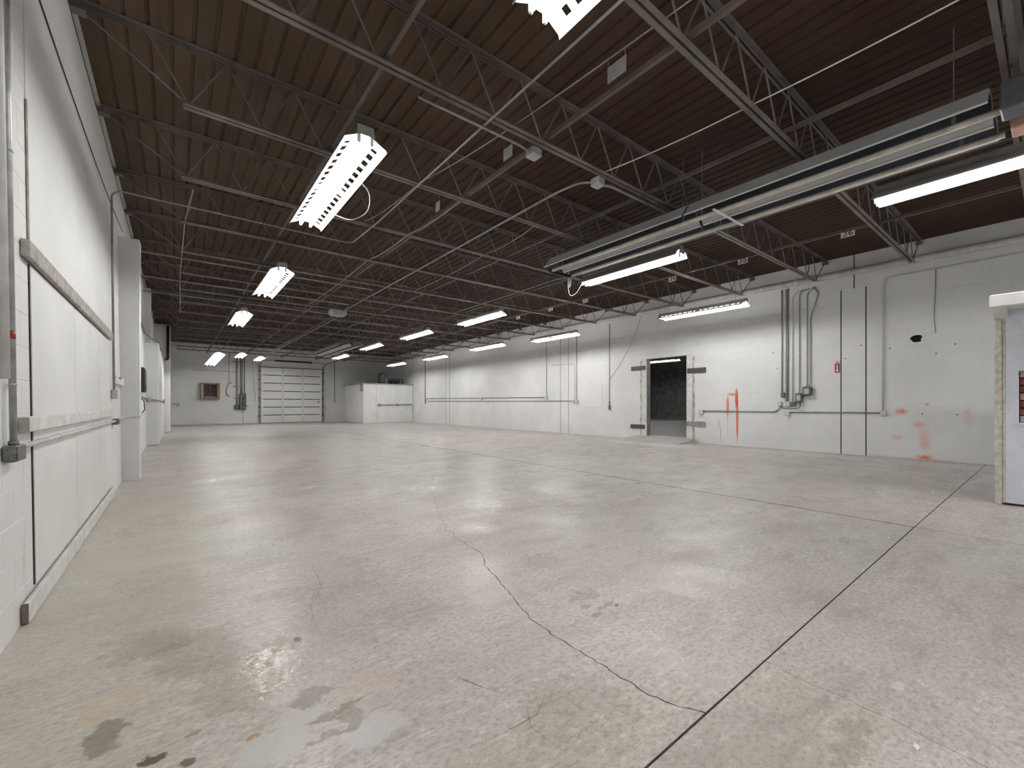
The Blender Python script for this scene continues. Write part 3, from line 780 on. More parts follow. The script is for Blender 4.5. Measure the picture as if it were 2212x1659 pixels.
MB().tube(fillet([(6.7, 6.66, 4.10), (7.02, 6.95, 4.16), (7.35, 7.6, 4.34), (7.42, 10.0, 4.36), (7.40, 12.7, 4.36)], .3), .014, 6).build('gas_pipe', M_CONDUP, H1, True)

# ------------------------------------------------------------------ overhead conduits and cables
def run(path, r, m, label, name='conduit_run', fil=.12, boxes=(), cat='conduit', group=None, straps=()):
    p0 = path[0]; t = thing(name, p0, label, cat, group)
    MB().tube(fillet(path, fil), r, 8).build('conduit', m, t, True)
    for (x, y, z, dx, dy, dz, bm) in boxes:
        o = MB().cbox(x - dx, x + dx, y - dy, y + dy, z - dz, z + dz, min(dx, dy, dz) * .25).build('junction_box', bm, t)
    for (x, y, z, rr) in straps:
        MB().tube([(x, y, z - .012), (x, y, z + .012)], rr, 8).build('clamp', M_GALV, t)
    return t
run([(lx(1.5, .03), 8.3, 1.48), (lx(4.3, .03), 8.42, 4.30), (lx(4.4, .12), 8.42, 4.37), (2.66, 8.42, 4.37), (2.70, 7.2, 4.37), (2.68, .4, 4.37)], .014, M_CONDUP,
    'thin conduit rising up the left wall and crossing to the ceiling joists', boxes=((lx(1.42, .035), 8.3, 1.42, .035, .05, .065, M_GALV),), fil=.16)
run([(4.66, 3.98, 4.37), (4.45, 4.12, 4.37), (4.38, 4.5, 4.37), (4.38, 14.9, 4.37)], .017, M_CONDUP, 'straight overhead conduit running from a joist box to the grey ceiling unit',
    boxes=((4.60, 3.96, 4.345, .075, .075, .055, M_BOXG),), fil=.25)
run([(4.70, 3.97, 4.35), (4.86, 3.93, 4.36), (6.9, 3.93, 4.37)], .020, M_CONDUP, 'grey conduit following the second joist to the near heater', fil=.1)
run([(1.9, 3.94, 4.335), (3.2, 3.94, 4.335), (3.33, 3.96, 4.33), (3.5, 3.96, 4.33)], .014, M_CONDUP, 'conduit along the second joist ending in the left grey box', boxes=((3.44, 3.97, 4.335, .075, .075, .05, M_BOXG),), fil=.1)
gbx = thing('ceiling_unit', (4.28, 14.95, 4.28), 'grey metal ceiling box on the long overhead conduit', 'junction box')
MB().cbox(4.02, 4.52, 14.75, 15.15, 4.26, 4.44, .03).build('housing', M_BOXG, gbx)
MB().cbox(4.05, 4.49, 14.78, 15.12, 4.235, 4.262, .01).build('cover', M_GALV, gbx)
for x, lb in ((4.52, 'bright far conduit leading from the grey ceiling box to the end wall'), (4.36, 'dull far conduit beside the bright one toward the end wall')):
    run([(x, 15.2, 4.37), (x, 32.9, 4.37)], .022, M_CONDUP if x > 4.4 else M_STEEL, lb)
def sag(a, b, d, n=14): return [tuple(a[i] * (1 - t) + b[i] * t - (d * 4 * t * (1 - t) if i == 2 else 0) for i in range(3)) for t in [k / n for k in range(n + 1)]]
cable('overhead_cable', sag((3.26, .6, 4.47), (3.04, 3.85, 4.46), .02)[:-1] + sag((3.04, 3.85, 4.46), (2.72, 5.65, 4.43), .03)[:-1] + sag((2.72, 5.65, 4.43), (2.55, 7.45, 4.43), .06), .007, M_CONDUP, 'thin sagging cable that carries the grey hanging card')
cable('overhead_cable', sag((4.86, .35, 4.47), (4.82, 2.05, 4.46), .015)[:-1] + sag((4.82, 2.05, 4.46), (4.60, 3.9, 4.45), .03), .007, M_CRACKED, 'pale cable crossing the two nearest joists at upper right')
cable('overhead_cable', sag((3.45, 5.6, 4.42), (3.36, 7.45, 4.40), .05)[:-1] + sag((3.36, 7.45, 4.40), (3.3, 9.3, 4.42), .05)[:-1] + sag((3.3, 9.3, 4.42), (3.3, 14.7, 4.42), .04), .010, M_CONDUP, 'grey cable sagging joist to joist left of centre')
cable('overhead_cable', sag((4.95, 5.65, 4.42), (5.1, 7.4, 4.42), .06)[:-1] + sag((5.1, 7.4, 4.42), (5.2, 11.1, 4.42), .05), .009, M_CONDUP, 'thin cable beyond the second grey joist box')
for x0, y, lb in ((-.70, 11.45, 'pale pipe crossing to the left wall at the first pilaster'), (-.70, 13.6, 'second pale pipe crossing to the left wall'), (-.70, 15.4, 'third pale pipe crossing to the left wall')):
    run([(x0, y, 4.365), (4.2, y + .02, 4.365)], .020, M_CONDUP, lb, 'crossing_pipe', cat='pipe', group='pipes crossing to the left wall')
cable('overhead_cable', [(.20, 7.75, 4.4), (.12, 9.3, 4.42), (.10, 11.1, 4.38), (.08, 13, 4.42), (.10, 16, 4.38), (.11, 18.4, 4.36)], .010, M_CONDUP, 'thin pale cord looped along the joists near the left wall')

# hanging cards
def card(x, y0, y1, z0, z1, label):
    t = thing('hanging_card', (x, (y0 + y1) / 2, z0), label, 'card', 'blank grey hanging cards')
    MB().cbox(x - .004, x + .004, y0, y1, z0, z1, .002).build('plate', M_CARD, t)
    for y in (y0 + .01, y1 - .01):
        MB().tube([(x, y, z1 - .01), (x + .01, y + .01, z1 + .03), (x, y, z1 + .055), (x - .012, y - .01, z1 + .04)], .0035, 5).build('hook', M_GALVD, t)
card(3.17, 2.40, 2.61, 4.26, 4.41, 'blank grey card hanging from the sagging cable between the nearest joists')
card(3.10, 3.96, 4.13, 4.19, 4.33, 'small grey card hooked beside the left grey joist box')
card(3.12, 5.75, 5.88, 4.20, 4.34, 'dim grey card hanging under the third joist')

DIG = {'3': [[(.1, .9), (.5, 1), (.8, .85), (.75, .65), (.4, .52), (.8, .4), (.85, .15), (.5, 0), (.1, .1)]], '6': [[(.75, 1), (.4, .75), (.15, .4), (.2, .1), (.5, 0), (.8, .12), (.8, .4), (.5, .5), (.22, .38)]],
       '5': [[(.85, 1), (.25, 1), (.2, .55), (.55, .6), (.85, .42), (.8, .12), (.45, 0), (.1, .1)]], '4': [[(.6, 0), (.6, 1), (.1, .35), (.9, .35)]],
       '2': [[(.15, .8), (.4, 1), (.75, .9), (.75, .6), (.15, 0), (.9, 0)]], '1': [[(.3, .8), (.55, 1), (.55, 0)]]}
for num, y, z, lb in (('36', 2.43, 4.435, 'white card reading 36 hung from the bridging bar, largest and nearest of the six'), ('35', 4.29, 4.42, 'white card reading 35 hung from the bridging bar, second nearest of the six'), ('34', 5.98, 4.41, 'white card reading 34 hung from the bridging bar, third nearest of the six'),
                      ('33', 8.87, 4.42, 'white card reading 33 hung from the bridging bar, fourth nearest of the six'), ('32', 10.39, 4.43, 'white card reading 32 hung from the bridging bar, second farthest of the six'), ('31', 12.1, 4.43, 'white card reading 31 hung from the bridging bar, smallest and farthest of the six')):
    w, h = .21, .155; x = 9.74
    t = thing('number_card', (x, y, z - h / 2), lb, 'sign', 'numbered aisle cards')
    MB().cbox(x - .004, x + .004, y - w / 2, y + w / 2, z - h / 2, z + h / 2, .002).build('plate', M_CARDW, t)
    for yy in (y - .08, y + .08): MB().tube([(x, yy, z + h / 2 - .01), (x, yy, ZB + .062)], .003, 5).build('hanger', M_GALVD, t)
    for i, d in enumerate(num):
        for st in DIG[d]:
            MB().tube([(x - .006, y + .082 - i * .088 - px * .075, z - .055 + pz * .11) for px, pz in st], .008, 6).build('digit', M_BLK, t)

# ------------------------------------------------------------------ right wall services
XW = XR
pipe = thing('wall_pipe', (XW - .10, 16, 4.6), 'thick pale pipe running high along the whole right wall', 'pipe')
MB().tube([(XW - .12, -4.9, 4.60), (XW - .12, 32.9, 4.60)], .075, 14).build('pipe', M_PIPEW, pipe, True)
for y in (1.1, 2.3, 4.4, 5.3, 8.3, 11.5, 15, 19, 23): MB().tube([(XW - .12, y, 4.6), (XW - .12, y + .14, 4.6)], .084, 14).build('coupling', M_PIPEW, pipe, True)
run([(XW - .03, -2, 4.36), (XW - .03, 2.62, 4.32), (XW - .03, 2.67, 4.1), (XW - .03, 2.67, 1.12)], .018, M_CONDW, 'conduit bending down the right wall to a round box near the red marks', fil=.22,
    boxes=((XW - .035, 2.665, 1.065, .035, .062, .065, M_CONDW),))
run([(XW - .025, 2.72, 1.068), (XW - .025, 4.66, 1.055)], .016, M_GALVD, 'horizontal conduit between two small boxes under the switches', boxes=((XW - .04, 4.735, 1.03, .04, .06, .06, M_CONDW),))
run([(XW - .025, 7.17, 1.055), (XW - .025, 5.02, 1.06), (XW - .025, 4.90, 1.22), (XW - .025, 4.90, 1.25)], .017, M_GALVD, 'horizontal conduit from the doorway across the dripped red paint',
    boxes=((XW - .04, 7.24, 1.025, .04, .07, .075, M_CONDW), (XW - .04, 4.915, 1.29, .04, .045, .06, M_CONDW)), fil=.12)
for (y, zt_, zb_, r_, lb, bx) in ((4.87, 4.5, 1.60, .022, 'leftmost upright conduit of the switch group, with a small dark switch', ((XW - .05, 4.835, 1.535, .05, .05, .065, M_BOXD),)),
                                  (4.775, 4.5, 1.34, .020, 'second upright conduit of the switch group', ()),
                                  (4.725, 4.5, 1.34, .024, 'thick upright conduit ending in a round box in the switch group', ((XW - .04, 4.73, 1.28, .04, .068, .066, M_CONDW),)),
                                  (4.605, 4.3, 1.34, .018, 'fourth upright conduit of the switch group, ending in a dark square box', ((XW - .04, 4.58, 1.285, .04, .055, .058, M_BOXD),))):
    bend = [(XW - .03, y - .25, 4.40)] if y < 4.7 else []
    run(bend + [(XW - .03, y, zt_), (XW - .03, y, zb_)], r_ * .72, M_CONDW if r_ < .021 else M_GALVD, lb, boxes=bx, group='switch group conduits', fil=.15)
def switch(y, z, w, h, label, plate, pts, cw_):
    t = thing('switch_box', (XW - .06, y, z - h / 2), label, 'switch box', 'wall switch boxes')
    MB().cbox(XW - .013, XW - .001, *plate, .003).build('backing_plate', M_CONDW, t)
    MB().cbox(XW - .13, XW - .014, y - w / 2, y + w / 2, z - h / 2, z + h / 2, .015).build('enclosure', M_BOXD, t)
    MB().cbox(XW - .140, XW - .128, y - w * .3, y + w * .3, z - h * .32, z + h * .28, .004).build('cover', M_BOXG, t)
    MB().tube([(XW - .10, y - w / 2 + .002, z), (XW - .10, y - w / 2 - .03, z + .03), (XW - .12, y - w / 2 - .035, z + .06)], .010, 6).build('lever', M_BLK, t)
    for p in pts: MB().tube(fillet(p, .12), cw_, 8).build('conduit', M_GALVD, t, True)
switch(4.43, 1.455, .16, .25, 'dark switch box on the right wall, lower of the pair', (4.345, 4.49, 1.11, 1.58), [[(XW - .03, 4.20, 4.40), (XW - .03, 4.436, 4.35), (XW - .03, 4.436, 1.75), (XW - .06, 4.43, 1.575)], [(XW - .03, 4.42, 1.33), (XW - .03, 4.44, 1.17), (XW - .03, 4.86, 1.17), (XW - .03, 4.90, 1.23)]], .013)
switch(4.24, 1.635, .20, .235, 'dark switch box on the right wall, higher and farther right of the pair', (4.08, 4.315, 1.40, 1.79), [[(XW - .03, 4.05, 4.42), (XW - .03, 4.255, 4.30), (XW - .03, 4.255, 1.85), (XW - .06, 4.27, 1.75)],
        [(XW - .03, 4.12, 4.42), (XW - .03, 3.99, 4.25), (XW - .03, 4.175, 3.6), (XW - .03, 4.175, 1.85), (XW - .06, 4.20, 1.75)]], .013)
# fire extinguisher arrow sign
sg = thing('arrow_sign', (XW - .01, 3.587, 2.09), 'small red and white arrow sign on the right wall beside a dark joint', 'sign')
MB().cbox(XW - .011, XW - .001, 3.527, 3.647, 2.085, 2.405, .003).build('plate', M_WHITE, sg)
MB().box(XW - .0135, XW - .0105, 3.533, 3.641, 2.092, 2.335).build('red_field', M_RED, sg)
MB().prism([(3.587, 2.105), (3.555, 2.165), (3.575, 2.165), (3.575, 2.30), (3.599, 2.30), (3.599, 2.165), (3.619, 2.165)], 'x', XW - .0165, XW - .0135).build('arrow', M_WHITE, sg)
MB().prism([(3.55, 2.352), (3.625, 2.352), (3.625, 2.368), (3.55, 2.368)], 'x', XW - .0135, XW - .0105).build('red_bar', M_RED, sg)
MB().prism([(3.555, 2.378), (3.62, 2.378), (3.61, 2.393), (3.565, 2.393)], 'x', XW - .0135, XW - .0105).build('red_mark', M_RED, sg)
cable('wall_wire', [(XW - .012, 1.753, 4.33), (XW - .012, 1.76, 3.9), (XW - .012, 1.785, 3.3), (XW - .012, 1.765, 3.0), (XW - .012, 1.755, 2.88)], .007, M_GALVD, 'thin wire hanging down the right wall beside the dark hole')
run([(XW - .02, 11.01, 4.45), (XW - .02, 11.01, 1.35)], .011, M_GALVD, 'hanging cord with a handset-like box left of the doorway', 'drop_cord', boxes=((XW - .035, 11.0, 1.16, .035, .045, .10, M_GALVD), (XW - .03, 11.0, 1.33, .015, .02, .05, M_BOXD)), cat='cord')
cable('wall_wire', [(XW - .015, 11.0, 2.25), (XW - .02, 10.55, 2.75), (XW - .03, 10.05, 3.4), (XW - .05, 9.7, 4.0), (XW - .08, 9.5, 4.52)], .006, M_GALVD, 'thin loose wire curving from the hanging cord up to the high pipe')
run([(XW - .02, 14.67, 4.4), (XW - .02, 14.67, 1.68)], .011, M_GALVD, 'upright conduit dropping to a white round box on the far right wall', boxes=((XW - .04, 14.67, 1.60, .04, .09, .09, M_CONDW),))
run([(XW - .03, 14.8, 1.60), (XW - .03, 26.7, 1.66), (XW - .03, 26.85, 1.5), (XW - .03, 26.87, 1.35)], .016, M_GALVD, 'upper of the two long horizontal conduits on the far right wall', boxes=((XW - .04, 20.05, 1.58, .04, .10, .07, M_CONDW),))
run([(XW - .03, 13.0, 1.42), (XW - .03, 26.5, 1.48)], .013, M_GALVD, 'lower of the two long horizontal conduits on the far right wall', boxes=((XW - .04, 19.4, 1.43, .04, .09, .06, M_CONDW), (XW - .04, 12.95, 1.39, .04, .06, .07, M_CONDW)))
run([(XW - .02, 12.77, 4.4), (XW - .02, 12.77, 1.45)], .011, M_GALVD, 'upright conduit dropping to the white box beside the painted-over patch', boxes=((XW - .04, 12.73, 1.39, .04, .065, .08, M_CONDW),))
run([(XW - .02, 14.3, 3.05), (XW - .02, 13.0, 3.03), (XW - .02, 12.89, 2.95), (XW - .02, 12.89, 1.47)], .011, M_CONDW, 'pale conduit with a square bend on the far right wall', fil=.2)
run([(XW - .02, 26.93, 4.5), (XW - .02, 26.93, 1.3)], .030, M_GALVD, 'upright conduit beside the white corner booth')
pt = MB().cbox(XW - .008, XW - .001, 11.40, 12.66, 1.18, 2.10, .003).build('patch_board', M_WRF); tag(pt, 'faint painted-over square board on the right wall left of the hanging cord', 'board')

# ------------------------------------------------------------------ left wall fittings
def lbox(name, d0, d1, y0, y1, z0, z1, m, parent=None, b=.006):
    return MB(True).cbox(d0, d1, y0, y1, z0, z1, b).build(name, m, parent)
def ltube(name, path, r, m, parent=None, n=10): return MB(True).tube(path, r, n).build(name, m, parent, True)
for (y0, y1, lb) in ((4.02, 5.485, 'white plywood sheet on the left wall, nearest of the three'), (5.507, 6.993, 'white plywood sheet on the left wall, middle of the three'), (7.017, 8.12, 'white plywood sheet on the left wall, nearest the pilaster')):
    tag(lbox('plywood_sheet', -.003, .008, y0, y1, .14, 2.16, M_WP, None, .003), lb, 'panel', 'plywood sheets over the bricked opening')
def ledger(y0, y1, z0, z1, d, m, endm, label):
    t = thing('ledger_board', (lx(z0, d / 2), (y0 + y1) / 2, z0), label, 'board')
    lbox('plank', .0085, d, y0, y1, z0, z1, m, t, .006)
    lbox('end_grain', .002, d - .002, y0 - .004, y0 - .0005, z0 + .003, z1 - .003, endm, t, .001)
    return t
ledger(3.83, 8.12, 2.165, 2.275, .042, M_WOODG, M_WOODG, 'grey timber ledge high across the left wall plywood')
ledger(3.715, 8.05, 1.115, 1.205, .048, M_WOODW, M_WOODG, 'whitewashed timber rail across the middle of the left wall plywood')
ledger(3.70, 8.12, .004, .125, .034, M_WOODW, M_WOODD, 'white timber kick board on the floor along the left wall')
tag(lbox('edge_strip', .001, .009, 3.985, 4.012, 2.285, 3.19, M_WOODG, None, .002), 'thin grey upright strip above the timber ledge on the left wall', 'strip')
t = thing('wall_conduit', (lx(1.4, .03), 3.33, 1.4), 'wide grey downpipe at the extreme left picture edge', 'pipe')
ltube('pipe', [(.03, 3.335, 1.41), (.03, 3.335, 4.85)], .022, M_CONDW, t)
t = thing('wall_conduit', (lx(1.0, .03), 3.48, .95), 'steel conduit on the left wall dropping into a dark double box', 'conduit')
ltube('conduit', [(.03, 3.475, 1.05), (.03, 3.49, 4.85)], .0148, M_GALV, t)
for z in (2.64, 1.385):
    ltube('clamp', [(.03, 3.48, z - .006), (.03, 3.48, z + .006)], .0185, M_GALV, t)
    lbox('clamp_ear', .012, .03, 3.50, 3.55, z - .007, z + .007, M_BOXD, t, .003)
ltube('red_mark', [(.03, 3.477, 1.63), (.03, 3.478, 1.675)], .0155, M_RED, t)
lbox('double_box', .001, .055, 3.40, 3.57, .972, 1.060, M_BOXD, t, .008)
ltube('locknut', [(.03, 3.475, 1.058), (.03, 3.475, 1.082)], .021, M_BOXD, t)
lbox('cover_plate', .055, .059, 3.405, 3.484, .977, 1.055, M_BOXD, t, .002); lbox('cover_plate', .055, .059, 3.486, 3.565, .977, 1.055, M_BOXD, t, .002)
t = thing('wall_conduit', (lx(1.0, .03), 6.1, 1.0), 'painted conduit along the left wall under the whitewashed rail', 'conduit')
ltube('conduit', [(.03, 3.57, 1.04), (.03, 5.2, 1.04), (.03, 8.32, 1.038)], .0165, M_CONDW, t)
for y in (4.6, 6.2, 7.4): ltube('coupling', [(.03, y, 1.04), (.03, y + .06, 1.04)], .021, M_CONDW, t)
lbox('end_box', .002, .07, 8.32, 8.55, .985, 1.07, M_BOXD, t, .01)
ltube('tail_conduit', [(.05, 8.6, 1.05), (.06, 9.3, 1.07), (.10, 9.58, 1.07), (.245, 9.60, 1.075), (.25, 9.9, 1.09)], .011, M_CONDW, t, 8)
for y, z1 in ((4.008, 2.16), (5.495, 1.02), (7.005, 2.16)): lbox('panel_seam', -.003, .0045, y - .006, y + .006, .14, z1, M_GROOVE, wall_l, .001)
cable('wall_wire', [(lx(4.12, .006), 3.0, 4.10), (lx(4.12, .006), 5.1, 4.10), (lx(4.12, .006), 7.1, 4.14), (lx(4.2, .006), 8.3, 4.2), (lx(4.3, .006), 9.6, 4.3), (lx(4.4, .006), 10.4, 4.38)], .006, M_BLK, 'thin dark wire running high along the near left wall')
MB(True).box(-.02, .02, YB, YE, 5.03, 5.049).build('deck_edge', M_CONDW, wall_l)
t = thing('wall_bracket', (lx(1.6, .05), 9.0, 1.58), 'small white shelf-like bracket on the left wall before the pilaster', 'bracket')
lbox('plate', .002, .05, 8.55, 9.55, 1.58, 1.70, M_WHITE, t, .006); lbox('hook', .05, .07, 8.75, 8.95, 1.66, 1.69, M_WOODG, t, .003)
t = thing('wall_panel_box', (lx(1.6, .05), 15.2, 1.6), 'black electrical panel on the left wall between pilaster and bump-out', 'electrical panel')
lbox('cabinet', .002, .085, 14.75, 15.6, 1.60, 2.24, M_BLK, t, .012); lbox('cabinet_door', .085, .095, 14.80, 15.55, 1.64, 2.20, M_BLK, t, .005)
ltube('loop_cord', [(.04, 14.2, 1.42), (.10, 14.05, 1.35), (.11, 14.05, 1.15), (.05, 14.2, 1.06)], .010, M_BLK, t)
cable('wall_wire', [(lx(3.9, .02), 14.2, 4.6), (lx(3.4, .02), 14.6, 3.45), (lx(3.3, .02), 16.6, 3.38), (-.60, 17.38, 3.3), (-.42, 17.38, 3.24), (-.40, 19.0, 3.1)], .02, M_GALVD, 'grey cable draped down the left wall onto the bump-out top')
t = thing('wall_conduit', (lx(1.4, .04), 16.4, 1.4), 'thin conduit wrapping from the left wall around the bump-out', 'conduit')
MB().tube(fillet([(-.69, 14.6, 1.47), (-.69, 17.30, 1.43), (-.66, 17.36, 1.43), (-.42, 17.37, 1.39), (-.39, 17.6, 1.38), (-.39, 22.5, 1.38)], .05), .018, 8).build('conduit', M_GALVD, t, True)
MB().cbox(-.68, -.60, 17.30, 17.39, 1.37, 1.49, .01).build('junction_box', M_GALV, t)
MB().cbox(-.41, -.35, 22.4, 22.6, 1.30, 1.46, .01).build('end_box', M_GALV, t)
cable('drain_pipe', [(-.28, 24.897, 4.85), (-.28, 24.897, 3.35), (-.36, 24.897, 3.28)], .055, M_BLK, 'short black drain pipe at the top of the far left pilaster', 'pipe', n=10)

# ------------------------------------------------------------------ end wall: overhead door and fittings
od = thing('overhead_door', (6.4, YE, 0), 'white sectional overhead door closed in the end wall', 'door')
hs = 3.78 / 7
for k in range(7):
    z0 = k * hs
    s_ = MB().cbox(4.47, 8.32, YE - .06, YE - .015, z0 + .022, z0 + hs - .022, .010).build('section', M_DOOR, od)
    for x in (5.77, 7.05): MB().box(x - .03, x + .03, YE - .068, YE - .06, z0 + .014, z0 + hs - .014).build('stile', M_CONDW, s_)
    if k: 
        for x in (4.55, 5.77, 7.05, 8.24): MB().cbox(x - .05, x + .05, YE - .085, YE - .06, z0 - .05, z0 + .05, .008).build('hinge', M_WHITE, s_)
MB().box(4.46, 8.33, YE - .013, YE - .002, 0, 3.8).build('weather_backing', M_GROOVE, od)
for s, x in ((-1, 4.40), (1, 8.40)):
    MB().cbox(x - .05, x + .05, YE - .12, YE - .001, 0, 3.9, .01).build('track', M_GALVD, od)
    MB().tube(fillet([(x, YE - .1, 3.8), (x, YE - .25, 4.05), (x, YE - .7, 4.12), (x, YE - 4.0, 4.15)], .3), .035, 8).build('horizontal_track', M_GALVD, od, True)
    for z in (.5, 1.1, 1.7, 2.3, 2.9, 3.5): MB().cbox(x - .09, x + .02, YE - .14, YE - .10, z - .05, z + .05, .01).build('track_bracket', M_STRAP, od)
MB().tube([(4.4, YE - .18, 4.22), (8.4, YE - .18, 4.22)], .02, 8).build('spring_shaft', M_GALVD, od, True)
MB().tube([(5.3, YE - .18, 4.22), (7.6, YE - .18, 4.22)], .055, 10).build('torsion_spring', M_BLK, od, True)
MB().cbox(8.0, 8.14, YE - .085, YE - .06, 1.40, 1.47, .01).build('latch', M_STRAP, od)
wb = thing('window_box', (1.7, YE, 1.56), 'brown wooden framed dark window box on the end wall', 'window')
x0, x1, z0, z1, yf = 1.22, 2.18, 1.58, 2.60, YE - .30
MB().cbox(x0, x0 + .15, yf, YE - .001, z0, z1, .01).build('side_board', M_WOODB, wb); MB().cbox(x1 - .15, x1, yf, YE - .001, z0, z1, .01).build('side_board', M_WOODB, wb)
MB().cbox(x0 + .15, x1 - .15, yf, YE - .001, z1 - .10, z1, .01).build('top_board', M_WOODB, wb); MB().cbox(x0 + .15, x1 - .15, yf, YE - .001, z0, z0 + .14, .01).build('bottom_board', M_WOODB, wb)
MB().cbox(x0 + .03, x0 + .07, yf - .012, yf - .001, z0 + .06, z1 - .06, .004).build('worn_strip', M_WOODW, wb)
MB().box(x0 + .15, x1 - .15, YE - .10, YE - .09, z0 + .12, z1 - .10).build('pane', M_GLASSD, wb)
MB().cbox(1.69, 1.72, YE - .125, YE - .101, z0 + .12, z1 - .10, .004).build('muntin', M_BOXD, wb); MB().cbox(x0 + .15, x1 - .15, YE - .125, YE - .101, 1.93, 1.96, .004).build('muntin', M_BOXD, wb)
MB().cbox(x0 + .18, x1 - .25, YE - .16, YE - .126, z0 + .141, z0 + .17, .006).build('sill_tray', M_WOODW, wb)
ep = thing('electrical_panel', (3.43, YE - .1, .93), 'slate grey electrical panel with lever on the end wall by the overhead door', 'electrical panel')
MB().cbox(3.25, 3.61, YE - .24, YE - .001, .93, 1.98, .03).build('cabinet', M_PANELBL, ep)
MB().cbox(3.28, 3.58, YE - .262, YE - .239, .98, 1.92, .01).build('cabinet_door', M_PANELBL, ep)
MB().cbox(3.40, 3.46, YE - .275, YE - .262, 1.1, 1.45, .005).build('label_strip', M_BLK, ep); MB().cbox(3.39, 3.50, YE - .275, YE - .262, 1.58, 1.72, .005).build('breaker_window', M_BLK, ep)
MB().tube([(3.61, YE - .12, 1.18), (3.68, YE - .12, 1.16), (3.76, YE - .14, 1.14)], .02, 6).build('lever', M_PANELBL, ep)
MB().cbox(2.97, 3.24, YE - .16, YE - .001, .93, 1.25, .04).build('side_box', M_PANELBL, ep)
for x, zb2 in ((3.10, 1.25), (3.17, 1.25), (3.32, 1.98), (3.40, 1.98), (3.54, 1.98)): MB().tube([(x, YE - .05, zb2), (x, YE - .05, 4.55)], .028, 8).build('conduit', M_GALVD if x != 3.17 else M_CONDW, ep, True)
for z, xa, xb in ((1.68, 2.95, 3.25), (2.43, 2.88, 3.5), (4.02, 2.85, 3.6)): MB().cbox(xa, xb, YE - .09, YE - .075, z - .03, z + .03, .004).build('strut', M_GALVD, ep)
MB().tube([(3.44, YE - .04, .93), (3.45, YE - .02, .5), (3.48, YE - .02, .02)], .012, 6).build('ground_wire', M_GALVD, ep)
po = tag(MB().tube([(2.75, YE - .06, 2.72), (2.75, YE - .06, 4.6)], .05, 10).build('white_pole', M_WHITE, None, True), 'white upright pipe on the end wall right of the window box', 'pipe')
po = tag(MB().tube([(4.08, YE - .06, 3.0), (4.08, YE - .06, 4.3)], .045, 10).build('white_pole', M_WHITE, None, True), 'short white upright pipe by the overhead door track', 'pipe')
cable('hose_loop', fillet([(2.85, YE - .05, 2.66), (2.66, YE - .05, 2.62), (2.52, YE - .06, 2.1), (2.60, YE - .06, 1.85), (2.74, YE - .05, 1.78)], .2), .025, M_GALVD, 'grey hook-shaped hose hanging under the white pipe on the end wall', 'hose')
cable('pull_chain', [(4.06, YE - .05, 3.0), (4.05, YE - .05, 2.2), (4.10, YE - .05, 2.15), (4.16, YE - .05, 1.9), (4.12, YE - .05, 1.5), (4.03, YE - .05, 1.55)], .012, M_GALVD, 'thin pull chain beside the overhead door', 'chain')
lm = thing('wall_arm_lamp', (.05, YE - .1, 1.2), 'small white lamp on an arm low on the end wall left corner', 'lamp')
MB().tube([(-.20, YE - .10, 1.31), (.16, YE - .16, 1.25)], .02, 6).build('arm', M_GALVD, lm)
MB().lathe([(.02, 1.17), (.07, 1.20), (.07, 1.27), (.02, 1.30)], (.22, YE - .17), 12).build('head', M_WHITE, lm, True)
run([(9.2, YE - .03, 4.4), (9.2, YE - .03, 1.55)], .022, M_GALVD, 'thin conduit on the end wall between overhead door and booth', boxes=((9.2, YE - .04, 1.5, .06, .04, .06, M_CONDW),))
cable('wall_wire', [(0.85, YE - .03, 3.3), (0.85, YE - .03, 3.4), (1.1, YE - .03, 3.42), (3.08, YE - .03, 3.36)], .012, M_GALVD, 'thin wire running across the end wall above the window box')

# white booth in the far right corner
bo = thing('storage_booth', (11.7, 30.9, 0), 'white panelled booth built in the far right corner', 'booth')
MB().cbox(9.92, 10.79, 28.90, 29.0, 0, 2.64, .01).build('front_panel', M_BOOTH, bo); MB().cbox(10.80, 13.48, 28.90, 29.0, 0, 2.64, .01).build('front_panel', M_BOOTH, bo)
MB().cbox(9.94, 10.04, 29.62, 32.98, 0, 2.64, .01).build('side_panel', M_BOOTH, bo)
MB().box(9.94, 10.04, 29.0, 29.62, 2.15, 2.64).build('door_header', M_WOODG, bo)
MB().cbox(9.96, 10.00, 29.10, 29.60, .02, 2.14, .006).build('booth_door', M_BOOTH, bo)
MB().cbox(9.86, 13.48, 28.84, 32.98, 2.64, 2.70, .01).build('roof_panel', M_WOODG, bo)
run([(13.42, 28.85, 1.25), (11.0, 28.85, 1.22)], .030, M_GALVD, 'horizontal conduit across the front of the corner booth', boxes=((11.0, 28.86, 1.21, .10, .04, .09, M_GALVD), (12.3, 28.86, 1.23, .07, .04, .06, M_GALVD)))
tk = thing('storage_tank', (11.75, 30.2, 2.70), 'blue grey domed tank standing on the corner booth', 'tank')
MB().lathe([(.28, 2.71), (.31, 2.74), (.31, 3.40), (.27, 3.49), (.15, 3.55), (.03, 3.57)], (11.75, 30.2), 18).build('body', M_TANK, tk, True)
MB().tube([(11.9, 29.92, 2.75), (11.9, 29.9, 3.15)], .03, 6).build('pipe', M_GALV, tk)
cr = thing('metal_crate', (12.8, 30.2, 2.70), 'low dark open frame crate on the corner booth beside the tank', 'crate')
for xx in (12.35, 13.15):
    for yy in (29.9, 30.5): MB().cbox(xx - .03, xx + .03, yy - .03, yy + .03, 2.70, 3.12, .006).build('post', M_STRAP, cr)
for yy in (29.9, 30.5): MB().cbox(12.32, 13.18, yy - .03, yy + .03, 3.06, 3.12, .006).build('rail', M_STRAP, cr)
MB().cbox(12.38, 12.95, 29.95, 30.45, 2.70, 3.0, .02).build('bin', M_BLK, cr)
tag(MB().tube([(10.6, 30.5, 2.70), (10.6, 30.5, 3.0)], .025, 6).build('pipe_stub', M_GALV), 'short upright pipe stub on the corner booth left of the tank', 'pipe')

